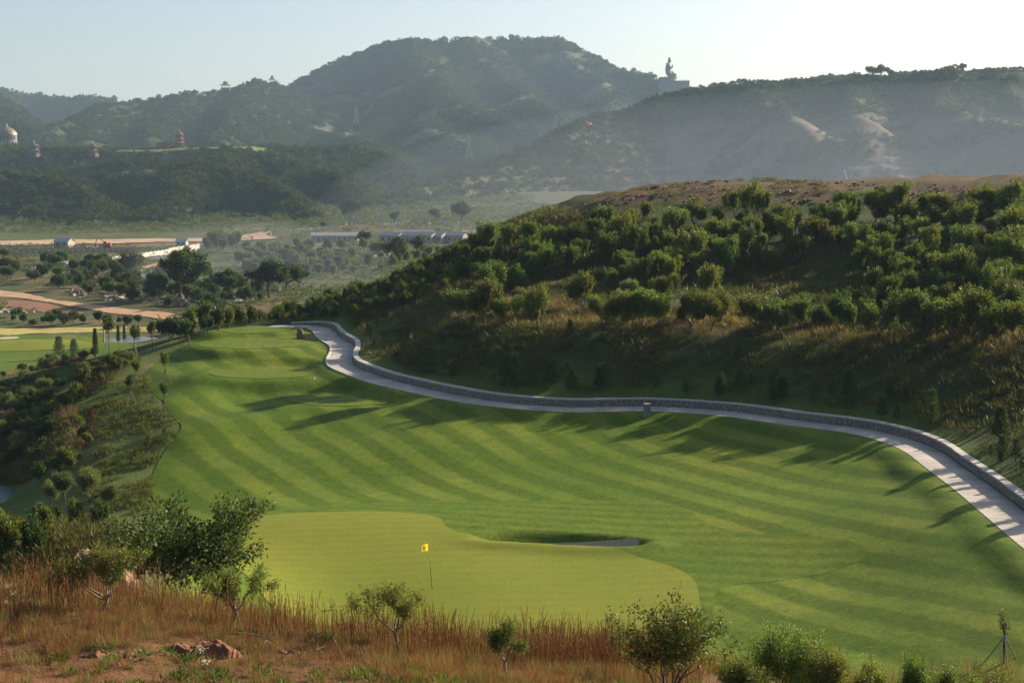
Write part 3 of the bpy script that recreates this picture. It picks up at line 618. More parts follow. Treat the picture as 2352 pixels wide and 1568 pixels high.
def spos(st):
    i = st[0] / .5; k = np.arange(len(PATH)); g = lambda A: np.interp(i, k, A)
    nx, ny = g(PATH_N[:, 0]), g(PATH_N[:, 1]); hh = st[4]
    return np.array([g(PATH[:, 0]) + nx * (W0 + .022), g(PATH[:, 1]) + ny * (W0 + .022), g(PATH[:, 2]) + st[1] * hh]), nx, ny
def in_frame(p, m=0):
    u = CU + F_PX * p[0] / (p[1] * math.cos(PITCH) + (ZC - p[2]) * math.sin(PITCH)); return -m < u < 2352 + m
n_single = 0; JV, JF, JM = [], [], []
for _, st in cand:
    p, nx, ny = spos(st); R = np.array([[-ny, 0, -nx], [nx, 0, -ny], [0, 1, 0]])       # local x along wall, y up, z towards path
    R = np.column_stack([np.array([ny, -nx, 0]), np.array([0, 0, 1.]), np.array([-nx, -ny, 0])])
    scl = np.array([st[2], st[3] * st[4], r_.uniform(.03, .07)]); kp, km = int(r_.integers(8)), int(r_.choice(4, p=[.35, .3, .15, .2]))
    if in_frame(p, 20) and n_single < 300:
        o = link('stone', protos[kp][km], wall); M4 = np.eye(4); M4[:3, :3] = R * scl; M4[:3, 3] = p - np.array(wl_off); o.matrix_local = Matrix(M4.tolist()); n_single += 1
    elif p[1] > 45:
        V, F = stone_shape(np.random.default_rng(40 + kp), 1, 1); b0 = sum(len(v) for v in JV)
        JV.append((V * scl) @ R.T + p - np.array(wl_off)); JF += [tuple(b0 + i for i in f) for f in F]; JM += [km] * len(F)
me = mesh_np('far_stones', np.vstack(JV), JF, M_STONE[0], smooth_=False)
for m in M_STONE[1:]: me.materials.append(m)
me.polygons.foreach_set('material_index', np.array(JM, np.int32)); link('rubble_facing', me, wall, kind='stuff')
# ------------------------------------------------------------------ plants: builders
def unit(v): return v / (np.linalg.norm(v, axis=-1, keepdims=True) + 1e-9)
def grow(rng, p, d, L, r, lev, segs, tips, spread=.7, kids=(2, 4), ratio=.7, up=.15, wig=.18, nseg=3, rr=.62):
    for i in range(nseg):
        d = unit(d + rng.normal(0, wig, 3) + np.array([0, 0, up])); q = p + d * L / nseg; r1 = r * (1 - .28 / nseg * (i + 1))
        segs.append((p, q, r, r1)); p, r = q, r1
        if lev <= 1: tips.append((p, d))
        if lev > 0 and i == nseg - 2 and rng.random() < .6:
            nd = unit(d + spread * unit(rng.normal(0, 1, 3) * np.array([1, 1, .5]))); grow(rng, p, nd, L * ratio * .8, r * rr, lev - 1, segs, tips, spread, kids, ratio, up, wig, nseg, rr)
    if lev > 0:
        for k in range(rng.integers(kids[0], kids[1])):
            nd = unit(d + spread * unit(rng.normal(0, 1, 3) * np.array([1, 1, .6]))); grow(rng, p, nd, L * ratio * rng.uniform(.8, 1.15), r * rr, lev - 1, segs, tips, spread, kids, ratio, up, wig, nseg, rr)
def tubes(segs, sides=5, rmin=.004):
    P = np.array([s[0] for s in segs]); Q = np.array([s[1] for s in segs]); r0 = np.maximum([s[2] for s in segs], rmin); r1 = np.maximum([s[3] for s in segs], rmin)
    d = unit(Q - P); a = unit(np.cross(d, np.where(np.abs(d[:, 2:]) > .9, [[1, 0, 0]], [[0, 0, 1.]]))); b = np.cross(d, a)
    t = np.arange(sides) / sides * 2 * math.pi; c, s = np.cos(t), np.sin(t)
    ring = a[:, None] * c[None, :, None] + b[:, None] * s[None, :, None]
    V = np.concatenate([P[:, None] + ring * r0[:, None, None], Q[:, None] + ring * r1[:, None, None]], 1)
    base = (np.arange(len(P)) * 2 * sides)[:, None, None]; i = np.arange(sides); j = (i + 1) % sides
    F = base + np.stack([i, j, sides + j, sides + i], 1)[None]
    return V.reshape(-1, 3), F.reshape(-1, 4)
def leaf_quads(rng, pos, out, L, W, droop=.0, up=.35, jit=.8):
    n = len(pos); ax = unit(out + rng.normal(0, jit, (n, 3)) + np.array([0, 0, -droop])); nr = unit(rng.normal(0, .6, (n, 3)) + np.array([0, 0, up]) + out * .4)
    sd_ = unit(np.cross(ax, nr)); nr = np.cross(sd_, ax); L = L * rng.uniform(.65, 1.25, (n, 1)); W = W * rng.uniform(.7, 1.2, (n, 1))
    mid = pos + ax * L * .45 - nr * W * .18
    V = np.stack([pos, mid + sd_ * W * .5 + nr * W * .18, pos + ax * L - nr * L * .12, mid - sd_ * W * .5 + nr * W * .18], 1)
    return V.reshape(-1, 3), np.arange(4 * n).reshape(n, 4)
def leaf_cols(rng, n, pal, wts=None):
    pal = np.array(pal); k = rng.choice(len(pal), n, p=wts); c = pal[k] * rng.uniform(.75, 1.25, (n, 1)); return np.repeat(c, 4, 0)
BARK = simple_mat('bark', (.085, .065, .05), .95, .3, 12., .6)
BARK_PALE = simple_mat('bark_pale', (.19, .15, .12), .95, .3, 12., .5)
LEAF = leaf_mat('leaf', .40, .22, .5)
LEAF_GLOSSY = leaf_mat('leaf_glossy', .36, .18, .5)
NEEDLE = leaf_mat('needle', .2, .15, .6)
FARLEAF = leaf_mat('far_leaf', .25, .1, .7, hue=.02, val=.22)
def tree_parts(seed, trunk_h, r, limbs, levels, limb_len, spread, per, cl, L, W, pal, mat=None, bark=None, up=.12, lean=(0, 0), droop=.1, nmin=0, ratio=.7, kids=(2, 4), wts=None, sides=5, wig=.18, limb_up=.75, cup=.25, extra_up=0, shoots=0, shoot_len=.5, target=None):
    rng = np.random.default_rng(seed); segs, tips = [], []; p = np.zeros(3) - np.array([0, 0, .15]); d = unit(np.array([lean[0], lean[1], 1.]))
    n = 4; rr = r
    for i in range(n):
        d = unit(d + rng.normal(0, wig * .6, 3) + np.array([0, 0, .1])); q = p + d * (trunk_h + .15) / n; segs.append((p, q, rr, rr * .94)); p, rr = q, rr * .94
    for k in range(limbs):
        a = 2 * math.pi * (k + rng.uniform(-.3, .3)) / limbs; h = np.array([math.cos(a) * spread, math.sin(a) * spread, limb_up + rng.uniform(-.15, .2)])
        grow(rng, p - d * rng.uniform(0, .25) * trunk_h, unit(h + d * .3), limb_len * rng.uniform(.8, 1.15), rr * .62, levels, segs, tips, .75, kids, ratio, up, wig)
    if shoots:
        for k in rng.choice(len(tips), int(len(tips) * shoots), replace=False):
            p0, d0 = tips[k]; dd = unit(np.array([rng.normal(0, .22), rng.normal(0, .22), 1.]) + d0 * .25); Ls = shoot_len * rng.uniform(.5, 1.3)
            segs.append((p0, p0 + dd * Ls, .008, .004)); tips += [(p0 + dd * Ls * f, dd) for f in (.4, .75, 1.0)]
    if target:
        A = np.array([t[0] for t in tips]); S_ = np.array([max(target[1] - 2 * cl - L, .3) / (2 * np.percentile(np.abs(A[:, :2] - A[:, :2].mean(0)), 98))] * 2 + [max(target[0] - cl - L * .5, .3) / A[:, 2].max()])
        segs = [(a * S_, b * S_, r0, r1) for a, b, r0, r1 in segs]; tips = [(t[0] * S_, unit(t[1] * S_)) for t in tips]
    V1, F1 = tubes(segs, sides)
    T = np.array([t[0] for t in tips]); Dr = np.array([t[1] for t in tips]); idx = np.repeat(np.arange(len(T)), per)
    cen = T.mean(0); off = unit(rng.normal(0, 1, (len(idx), 3))) * cl * rng.uniform(.1, 1, (len(idx), 1)) ** .6
    off[:, 2] += extra_up * rng.uniform(0, 1, len(idx)) ** 2
    pos = T[idx] + off; out = unit(unit(off) * .8 + Dr[idx] * .6 + unit(pos - cen) * .4 + np.array([0, 0, cup]))
    V2, F2 = leaf_quads(rng, pos, out, L, W, droop); col = leaf_cols(rng, len(idx), pal, wts)
    return (V1, F1, bark or BARK), (V2, F2, mat or LEAF, col)
PLANT = {}
def make_plant(key, name, parts, z_fix=0):
    tr, cr = parts
    m1 = mesh_np('trunk', tr[0], tr[1], tr[2]) if tr else None
    m2 = mesh_np('crown', cr[0], cr[1], cr[2], cr[3], smooth_=False)
    PLANT.setdefault(key, []).append((name, m1, m2))
def plant(key, k, loc, scale=1.0, rz=0.0, label=None, cat='tree', group=None, names=('trunk', 'crown'), nm=None):
    v = PLANT[key]; name, m1, m2 = v[k % len(v)]; name = nm or name
    r = empty(name, tuple(loc), label, cat, group, rz, scale)
    if m1: link(names[0], m1, r)
    link(names[1], m2, r)
    return r
# kinds
G_OR = [(.085, .125, .020), (.12, .155, .026), (.055, .09, .016), (.15, .17, .032)]
G_BU = [(.07, .115, .018), (.10, .14, .022), (.05, .085, .016), (.13, .155, .025)]
G_DK = [(.030, .055, .014), (.045, .072, .016), (.06, .085, .02), (.025, .045, .012)]
G_PI = [(.045, .075, .026), (.06, .092, .03), (.08, .105, .036)]
for k in range(5):
    make_plant('orchard', 'orchard_tree', tree_parts(100 + k, .5, .10, 4 + k % 2, 2, .95, .95, 11, .17, .16, .085, G_OR, up=.16, cup=.7, extra_up=.1, kids=(2, 4), shoots=.75, shoot_len=.9, lean=(RNG.uniform(-.3, .3), RNG.uniform(-.3, .3))))
for k in range(4):
    make_plant('shrub', 'shrub', tree_parts(130 + k, .18, .05, 6, 2, .55, .75, 9, .13, .13, .075, G_BU, up=.2, cup=.5, shoots=.5, shoot_len=.5))
for k in range(3):
    make_plant('darkshrub', 'shrub', tree_parts(150 + k, .18, .05, 6, 2, .5, .8, 9, .15, .12, .075, G_DK + G_BU[:1], up=.15, shoots=.3, shoot_len=.4))
for k in range(4):
    make_plant('valley', 'broadleaf_tree', tree_parts(160 + k, 2.4, .26, 6, 2, 2.6, .8, 30, .85, .46, .30, G_DK + [(.07, .09, .02)], up=.12, wig=.15))
for k in range(3):
    make_plant('sapling', 'staked_sapling', tree_parts(180 + k, 2.3, .045, 4, 1, .55, .6, 20, .22, .15, .08, G_DK + G_BU, up=.15, wig=.06))
for k in range(3):
    make_plant('willow', 'willow_shrub', tree_parts(190 + k, .3, .05, 7, 2, .6, .55, 22, .22, .16, .035, [(.13, .16, .06), (.17, .19, .08), (.10, .13, .05)], up=.28, cup=.6))
for k in range(3):
    make_plant('poplar', 'young_poplar', tree_parts(200 + k, 1.0, .08, 5, 2, 1.5, .3, 26, .4, .28, .2, [(.09, .12, .035), (.11, .14, .04), (.06, .09, .03)], up=.35, limb_up=1.2))
def conifer(seed, h, rad, tiers, pal, brown=0, narrow=1.0):
    rng = np.random.default_rng(seed); segs = [(np.array([0, 0, -.1]), np.array([0, 0, h * .97]), .035 * h * .5 + .01, .006)]; pos, out = [], []
    for t in range(tiers):
        f = (t + .4) / tiers; z = h * (.10 + .86 * f); R_ = rad * (1 - f) ** .8 * rng.uniform(.8, 1.15) + .05
        for a in np.linspace(0, 2 * math.pi, 6, endpoint=False) + rng.uniform(0, 6):
            dr = np.array([math.cos(a), math.sin(a), .45 * narrow]); tip = np.array([0, 0, z]) + unit(dr) * R_ * rng.uniform(.75, 1.1)
            segs.append((np.array([0, 0, z]), tip, .012, .005)); m = 18
            tt = rng.uniform(.2, 1, m)[:, None]; pos.append(np.array([0, 0, z]) + (tip - np.array([0, 0, z])) * tt); out.append(np.tile(unit(dr + np.array([0, 0, .5])), (m, 1)))
    pos, out = np.vstack(pos), np.vstack(out)
    V, F = leaf_quads(rng, pos, out, .20 * h ** .3, .030 * h ** .3, 0, .2, .7); V1, F1 = tubes(segs, 5)
    return (V1, F1, BARK), (V, F, NEEDLE, leaf_cols(rng, len(pos), pal))
for k in range(4): make_plant('pine', 'pine_sapling', conifer(220 + k, 1.5, .42, 7, G_PI))
for k in range(2): make_plant('cypress', 'cypress_tree', conifer(230 + k, 4.0, .55, 20, G_PI, narrow=2.2))
for k in range(1): make_plant('drypine', 'dry_pine', conifer(236 + k, 2.5, .6, 10, [(.17, .10, .045), (.12, .08, .035), (.08, .07, .03)]))
def low_clump(seed, n, h, L, W, pal, spreadr=.35, up=1.2):
    rng = np.random.default_rng(seed); a = rng.uniform(0, 2 * math.pi, n); r = np.sqrt(rng.uniform(0, 1, n)) * spreadr
    pos = np.c_[r * np.cos(a), r * np.sin(a), rng.uniform(0, .35, n) * h]; out = unit(np.c_[np.cos(a) * .5, np.sin(a) * .5, np.full(n, up)])
    V, F = leaf_quads(rng, pos, out, L, W, 0, .1, .35); return V, F, leaf_cols(rng, n, pal)
def blob_clump(seed, n, pal, L=.42, W=.34, conic=0):
    rng = np.random.default_rng(seed); d = unit(rng.normal(0, 1, (n, 3))); d[:, 2] = np.abs(d[:, 2]) * 1.1 - .25
    lob = 1 + .22 * np.sin(3 * np.arctan2(d[:, 1], d[:, 0]) + seed) + .15 * np.sin(5 * d[:, 2] + seed)
    pos = d * lob[:, None] * rng.uniform(.72, 1, (n, 1)); pos[:, 2] = pos[:, 2] * 1.05 + .75
    if conic: pos[:, :2] *= (1.25 - .55 * pos[:, 2:3].clip(0, 2))
    V, F = leaf_quads(rng, pos, unit(d * .5 + np.array([0, 0, .6])), L, W, 0, .5, .7); return V, F, leaf_cols(rng, n, pal)

# ------------------------------------------------------------------ scattering of plant masses nobody could count
def scatter(name, pts, scl, protos, label=None, cat=None, rot=None, kind='stuff', tilt=None):
    n = len(pts); rng = np.random.default_rng(len(name) + n)
    me = bpy.data.meshes.new(name); me.vertices.add(n); me.vertices.foreach_set('co', np.ascontiguousarray(pts, np.float32).ravel())
    sa = np.asarray(scl, np.float32); sa = np.repeat(sa[:, None], 3, 1) if sa.ndim == 1 else sa
    me.attributes.new('scl', 'FLOAT_VECTOR', 'POINT').data.foreach_set('vector', np.ascontiguousarray(sa, np.float32).ravel())
    ro = np.zeros((n, 3), np.float32); ro[:, 2] = rng.uniform(0, 6.28, n) if rot is None else rot
    me.attributes.new('rot', 'FLOAT_VECTOR', 'POINT').data.foreach_set('vector', ro.ravel())
    me.attributes.new('idx', 'INT', 'POINT').data.foreach_set('value', rng.integers(0, len(protos), n).astype(np.int32))
    coll = bpy.data.collections.new(name + '_kinds')
    for i, p in enumerate(protos):
        po = bpy.data.objects.new('%s_kind_%s' % (name, 'abcdefgh'[i]), p); coll.objects.link(po)
    ng = bpy.data.node_groups.new(name + '_scatter', 'GeometryNodeTree')
    ng.interface.new_socket('Geometry', in_out='INPUT', socket_type='NodeSocketGeometry'); ng.interface.new_socket('Geometry', in_out='OUTPUT', socket_type='NodeSocketGeometry')
    gi, go = ng.nodes.new('NodeGroupInput'), ng.nodes.new('NodeGroupOutput'); ip = ng.nodes.new('GeometryNodeInstanceOnPoints'); ci = ng.nodes.new('GeometryNodeCollectionInfo')
    ci.inputs['Collection'].default_value = coll; ci.inputs['Separate Children'].default_value = True; ci.inputs['Reset Children'].default_value = True
    def attr(nm, t): a = ng.nodes.new('GeometryNodeInputNamedAttribute'); a.data_type = t; a.inputs[0].default_value = nm; return a.outputs[0]
    ip.inputs['Pick Instance'].default_value = True
    ng.links.new(gi.outputs[0], ip.inputs['Points']); ng.links.new(ci.outputs[0], ip.inputs['Instance'])
    ng.links.new(attr('idx', 'INT'), ip.inputs['Instance Index']); ng.links.new(attr('scl', 'FLOAT_VECTOR'), ip.inputs['Scale'])
    er = ng.nodes.new('FunctionNodeEulerToRotation'); ng.links.new(attr('rot', 'FLOAT_VECTOR'), er.inputs[0]); ng.links.new(er.outputs[0], ip.inputs['Rotation'])
    ng.links.new(ip.outputs[0], go.inputs[0])
    o = link(name, me, label=label, cat=cat, kind=kind); md = o.modifiers.new('scatter', 'NODES'); md.node_group = ng
    return o
def hits(u, v, d0=20., d1=420., n=420):                     # many lines of sight at once
    r = ray(np.asarray(u, float), np.asarray(v, float)); D = np.geomspace(d0, d1, n)
    X = r[:, 0:1] * D; Yy = np.broadcast_to(D, X.shape).copy(); Z_ = height(X.ravel(), Yy.ravel()).reshape(X.shape)
    b = Z_ > ZC + r[:, 2:3] * D; i = np.where(b.any(1), b.argmax(1), n - 1); j = np.maximum(i - 1, 0); k = np.arange(len(i))
    e0 = ZC + r[:, 2] * D[j] - Z_[k, j]; e1 = ZC + r[:, 2] * D[i] - Z_[k, i]; t = np.clip(e0 / (e0 - e1 + 1e-9), 0, 1); Dk = D[j] + (D[i] - D[j]) * t
    x, y = r[:, 0] * Dk, Dk; return np.c_[x, y, height(x, y)]
def nth(n):
    ones = 'zeroth first second third fourth fifth sixth seventh eighth ninth tenth eleventh twelfth thirteenth fourteenth fifteenth sixteenth seventeenth eighteenth nineteenth'.split(); tens = 'twenty thirty forty fifty sixty seventy eighty ninety'.split()
    return ones[n] if n < 20 else (tens[n // 10 - 2][:-1] + 'ieth' if n % 10 == 0 else tens[n // 10 - 2] + '-' + ones[n % 10])
def px(p): p = np.atleast_2d(p); f = p[:, 1] * math.cos(PITCH) + (ZC - p[:, 2]) * math.sin(PITCH); return np.c_[CU + F_PX * p[:, 0] / f, CV - F_PX * ((p[:, 2] - ZC) * math.cos(PITCH) + p[:, 1] * math.sin(PITCH)) / f]
def ranks(P_, nb):                                         # (band, place from the left) of each point as seen
    uv = px(P_); b = np.minimum((np.argsort(np.argsort(uv[:, 1])) * nb) // len(uv), nb - 1); out = [None] * len(uv)
    for k in range(nb):
        for j, i in enumerate(sorted(np.where(b == k)[0], key=lambda q: uv[q, 0])): out[i] = (k, j + 1)
    return out
BAND = {1: [''], 2: ['upper', 'lower'], 3: ['upper', 'middle', 'lower'], 4: ['top', 'upper', 'lower', 'bottom']}
def plant_group(P_, nb, fmt, keyf, scf, cat, group, nm=None):  # fmt has {b} band and {n} place
    rk = ranks(P_, nb)
    for i, p in enumerate(P_): plant(keyf(i), i, p, scf(i), RNG.uniform(0, 6.28), fmt.format(b=BAND[nb][rk[i][0]], n=nth(rk[i][1])), cat, group, nm=nm)
def in_poly(u, v, poly): return sdf_poly(u, v, np.array(poly, float)) < 0
def sample_px(poly, n, rng, mind=None, d0=20., d1=420.):
    poly = np.array(poly, float); out = []; a, b = poly.min(0), poly.max(0); tries = 0; P_ = np.zeros((0, 3)); keep = []
    uv = rng.uniform(a, b, (n * 8, 2)); uv = uv[in_poly(uv[:, 0], uv[:, 1], poly)][:n * 3]
    P_ = hits(uv[:, 0], uv[:, 1], d0, d1)
    for p in P_:
        if mind is None or all((p[0] - q[0]) ** 2 + (p[1] - q[1]) ** 2 > mind * mind for q in keep): keep.append(p)
        if len(keep) >= n: break
    return np.array(keep)
# ------------------------------------------------------------------ far forest
clumps = []
for k in range(4):
    V, F, c = blob_clump(300 + k, 110, [(.040, .062, .020), (.055, .078, .024), (.034, .052, .018)]); clumps.append(mesh_np('forest_crown', V, F, FARLEAF, c, smooth_=False))
V, F, c = blob_clump(310, 90, [(.030, .050, .018), (.042, .062, .02)], conic=1); clumps.append(mesh_np('forest_conifer', V, F, FARLEAF, c, smooth_=False))
def forest(name, hillname, n, rad, seed, dens=None, label=None):
    gx, gy, Z, C = FARM[hillname]; rng = np.random.default_rng(seed)
    x = rng.uniform(gx[0], gx[-1], n * 4); y = rng.uniform(gy[0], gy[-1], n * 4); z = far_z(hillname, x, y); u = CU + F_PX * x / y
    i = np.clip(((y - gy[0]) / (gy[1] - gy[0])).astype(int), 0, len(gy) - 1); j = np.clip(((x - gx[0]) / (gx[1] - gx[0])).astype(int), 0, len(gx) - 1)
    gyz, gxz = np.gradient(Z, gy[1] - gy[0]); front = gyz[i, j] > -.25
    ok = (z > 3) & (u > -80) & (u < 2430) & front & (C[i, j, 0] < .085) & (fbm(x, y, 60, 3, seed) > -.45)
    if dens is not None: ok &= dens(x, y, z)
    x, y, z = x[ok][:n], y[ok][:n], z[ok][:n]; s = rad * rng.uniform(.6, 1.35, len(x)) * (1 + .5 * np.clip(fbm(x, y, 40, 2, seed + 3), -.4, 1))
    return scatter(name, np.c_[x, y, z - s * .15], np.c_[s, s, s * rng.uniform(.8, 1.3, len(x))], clumps, label, 'forest')
forest('mountain_forest', 'mountain', 42000, 2.7, 1, label='dark green woodland covering the tall central mountain')
forest('pavilion_hill_forest', 'pavilion_hill', 15000, 2.6, 2, label='dark woodland on the hill below the ridge pavilions')
forest('left_mountain_forest', 'left_mountain', 11000, 3.0, 3, label='woodland on the far left mountain slope')
inl = lambda x, y, z: sdf_poly(x, y, TLC) > 4
forest('temple_hill_forest', 'temple_hill', 7000, 2.6, 4, inl, 'woods around the temple lawn on the plateau')
forest('foothill_forest', 'foothill', 14000, 1.9, 5, label='dense green scrub woods on the rounded foothills')
forest('quarry_hill_forest', 'quarry_hill', 15000, 2.0, 6, label='green scrub on the hill above the tan earth slope')

# ------------------------------------------------------------------ hillside planting
rg = np.random.default_rng(21)
ROW = [1064, 1118, 1162, 1236, 1390, 1437, 1482, 1519, 1582, 1633, 1738, 1779, 1844, 1924, 2018, 2082, 2140, 2191, 2240, 2276, 2335]
ROWV = [748, 750, 752, 768, 756, 758, 762, 758, 760, 758, 762, 770, 768, 772, 778, 782, 786, 790, 790, 794, 800]
rp = hits(ROW, ROWV); ordn = 'first second third fourth fifth sixth seventh eighth ninth tenth eleventh twelfth thirteenth fourteenth fifteenth sixteenth seventeenth eighteenth nineteenth twentieth twenty-first'.split()
for i, p in enumerate(rp):
    plant('orchard', i, p, tuple(rg.uniform(.95, 1.2) * np.array([rg.uniform(.9, 1.3), rg.uniform(.9, 1.3), rg.uniform(.85, 1.1)])), rg.uniform(0, 6.28), 'spreading green orchard tree in the lower hillside row, %s from the left' % ordn[i], 'tree', 'orchard trees in the lower hillside row')
up_poly = [(1090,665),(1190,600),(1320,545),(1450,515),(1700,515),(1900,512),(2370,490),(2370,740),(2150,745),(1900,715),(1650,715),(1400,715),(1150,715)]
def thin(P_): uv = px(P_); return P_[~(in_poly(uv[:, 0], uv[:, 1], [(1540,655),(1700,632),(1950,622),(2010,700),(1800,712),(1560,706)]) | in_poly(uv[:, 0], uv[:, 1], [(1180,690),(1300,640),(1420,620),(1400,700),(1250,712)]))]
plant_group(thin(sample_px(up_poly, 150, rg, 2.0)), 4, 'leafy tree in the {b} band of the upper hillside planting, {n} from the left', lambda i: 'orchard', lambda i: tuple(rg.uniform(.62, 1.15) * np.array([rg.uniform(.8, 1.25), rg.uniform(.8, 1.25), rg.uniform(.8, 1.2)])), 'tree', 'trees on the upper right hillside')
plant_group(thin(sample_px(up_poly, 95, rg, 1.4)), 4, 'bushy shrub between the upper hillside trees, {b} band, {n} from the left', lambda i: ('shrub', 'willow', 'shrub')[i % 3], lambda i: rg.uniform(.9, 1.5), 'shrub', 'shrubs on the upper right hillside', 'hillside_shrub')
for i, (u, v, s) in enumerate(((1690,500,1.05),(1735,503,1.2),(1945,512,1.1),(2010,512,1.1),(2058,514,1.35),(2262,512,1.3),(2330,505,1.2),(1800,535,1.0),(2160,516,1.0))):
    plant('orchard', i + 2, hits([u], [v])[0], s, i * 1.3, 'green tree standing out against the bare earth bank, %s from the left' % ordn[i], 'tree', 'trees under the earth bank')
rid_poly = [(470,754),(560,744),(640,726),(740,700),(850,665),(950,630),(1060,590),(1130,570),(1180,610),(1050,660),(980,690),(900,720),(800,740),(700,742),(520,754)]
plant_group(sample_px(rid_poly, 130, rg, .9), 3, 'yellow green shrub on the ridge behind the tees, {b} band, {n} from the left', lambda i: ('shrub', 'shrub', 'darkshrub')[i % 3], lambda i: rg.uniform(.6, 1.1), 'shrub', 'shrubs along the descending ridge', 'ridge_shrub')
for i, (u, v, s) in enumerate(((1120,585,1.2),(1092,592,.9),(1165,585,1.15),(1215,575,1.0))):
    plant('orchard', i, hits([u], [v])[0], s, i * 2., 'dark tree crowning the ridge beside the valley view, %s from the left' % ordn[i], 'tree', 'trees crowning the ridge')
mid_poly = [(1100,715),(1700,715),(2200,745),(2352,760),(2352,790),(2000,765),(1600,748),(1100,738)]
plant_group(sample_px(mid_poly, 26, rg, 2.0), 1, 'pale shrub just behind the lower orchard row, {n} from the left', lambda i: 'willow' if i % 3 == 0 else 'shrub', lambda i: rg.uniform(.8, 1.3), 'shrub', 'shrubs behind the orchard row', 'hillside_shrub')
# pine saplings above the wall
pn = []
for i in range(64):
    s_ = rg.uniform(14, 150); k = int(s_ / .5)
    if k >= len(PATH): continue
    o_ = HALF + .9 + abs(rg.normal(0, 2.4)) + (rg.random() < .3) * rg.uniform(2, 5); x, y = PATH[k, 0] + PATH_N[k, 0] * o_, PATH[k, 1] + PATH_N[k, 1] * o_
    if y > 50: pn.append((x, y))
for k in range(34):
    i_ = int(rg.uniform(95, 178)) if k < 22 else int(rg.uniform(178, 245)); o_ = HALF + .9 + rg.uniform(0, 2.2); pn.append((PATH[i_, 0] + PATH_N[i_, 0] * o_, PATH[i_, 1] + PATH_N[i_, 1] * o_))
plant_group(np.array([(x, y, height(x, y)[0]) for x, y in pn]), 1, 'small dark pine sapling above the stone wall, {n} from the left', lambda i: 'pine', lambda i: rg.uniform(.4, .95) + .62 * (i >= len(pn) - 34), 'pine sapling', 'pine saplings above the wall')

# weeds and grass cover on the hillside
wp_ = [low_clump(400 + k, 26, .5, .42, .05, [(.075, .085, .025), (.10, .10, .03), (.055, .07, .02)]) for k in range(3)] + [low_clump(404, 26, .5, .5, .03, [(.10, .085, .038), (.085, .07, .03)])]
weeds = [mesh_np('weed_tuft', V, F, LEAF, c, smooth_=False) for V, F, c in wp_]
dryt = [mesh_np('dry_tuft', *(lambda t: (t[0], t[1], LEAF, t[2]))(low_clump(410 + k, 30, .5, .65, .022, [(.19, .125, .06), (.16, .105, .05), (.21, .15, .075)])), smooth_=False) for k in range(2)]
qr = np.random.default_rng(31)
def hill_pts(n, omin, omax, qmin=-140, qmax=-14):
    q = qr.uniform(qmin, qmax, n); o = omin + (omax - omin) * qr.uniform(0, 1, n) ** .8; p = p_wall(q) + o; x, y = (q + p) * S2, (p - q) * S2; return x, y, o, q
x, y, o_, q = hill_pts(24000, 1.2, 44); z = hill(x, y); ok = (z < 25.3 + qr.uniform(-.5, .5, len(z))) & (fbm(x, y, 5, 3, 35) + qr.uniform(-.5, .5, len(x)) > -.15)
scatter('hillside_weeds', np.c_[x, y, z][ok], qr.uniform(.6, 1.6, ok.sum()), weeds, 'dark green weeds covering the right hillside', 'weeds')
x, y, o_, q = hill_pts(26000, 2.0, 40, -128, -14); z = hill(x, y); ok = (np.exp(-((z - 17.4) / .5) ** 2) * .42 + .015 * (fbm(x, y, 4, 3, 37) > .25)) * (z < 24) > qr.uniform(0, 1, len(x))
scatter('dry_hillside_grass', np.c_[x, y, z][ok], qr.uniform(.7, 1.5, ok.sum()), dryt, 'dry tan grass under the orchard trees', 'dry grass')
# ------------------------------------------------------------------ left flank, ponds, shrub ground
def water_mat():
    m, n, l, b = new_mat('pond_water'); b.inputs['Base Color'].default_value = (.12, .14, .14, 1); b.inputs['Roughness'].default_value = .3
    tc = N(n, 'ShaderNodeTexCoord'); no = N(n, 'ShaderNodeTexNoise'); no.inputs['Scale'].default_value = 3.; no.inputs['Detail'].default_value = 4; l.new(tc.outputs['Object'], no.inputs[0])
    bp = N(n, 'ShaderNodeBump'); bp.inputs['Strength'].default_value = .12; bp.inputs['Distance'].default_value = .05; l.new(no.outputs[0], bp.inputs['Height']); l.new(bp.outputs[0], b.inputs['Normal']); return m
M_WATER = water_mat()
def sheet(name, poly, z, mat): return drape(name, catmull(np.array(list(poly) + [poly[0]], float), 2.), 4., 0, mat, zs=z)
sheet('pond', [PZ(u, v, 5.0)[:2] for u, v in ((-200,1170),(-40,1174),(30,1166),(52,1148),(46,1126),(0,1112),(-100,1108),(-250,1115))], 5.0, M_WATER)
sheet('far_pond', [PZ(u, v, .85)[:2] for u, v in ((235,790),(300,797),(375,794),(400,786),(350,774),(280,772),(240,778))], .85, M_WATER)
sh_poly = [(-40,880),(60,852),(130,834),(230,824),(320,828),(250,868),(195,905),(165,960),(190,1005),(215,1040),(170,1082),(100,1105),(50,1112),(-40,1105)]
rh = np.random.default_rng(51)
plant_group(sample_px(sh_poly, 170, rh, .8), 4, 'bush in the thicket below the left flank, {b} band, {n} from the left', lambda i: ('darkshrub', 'shrub', 'willow', 'shrub', 'shrub')[i % 5], lambda i: tuple(rh.uniform(.5, 1.1) * np.array([rh.uniform(.8, 1.5), rh.uniform(.8, 1.5), rh.uniform(.6, 1.1)])), 'bush', 'bushes of the left thicket', 'thicket_bush')
for i, (u, v, s) in enumerate(((150,1150,1.15),(205,1152,1.35),(120,1158,.9),(40,1045,1.2),(0,1010,1.0),(255,1168,.9))):
    plant('willow', i, hits([u], [v])[0], s, i * 1.1, ('pale feathery willow shrub %s' % ('beside the lower left pond', 'behind the big glossy bush', 'at the corner of the lower left pond', 'at the edge of the thicket above the pond', 'at the left picture edge above the pond', 'at the foot of the rough slope')[i]), 'willow shrub', 'willow shrubs near the pond')
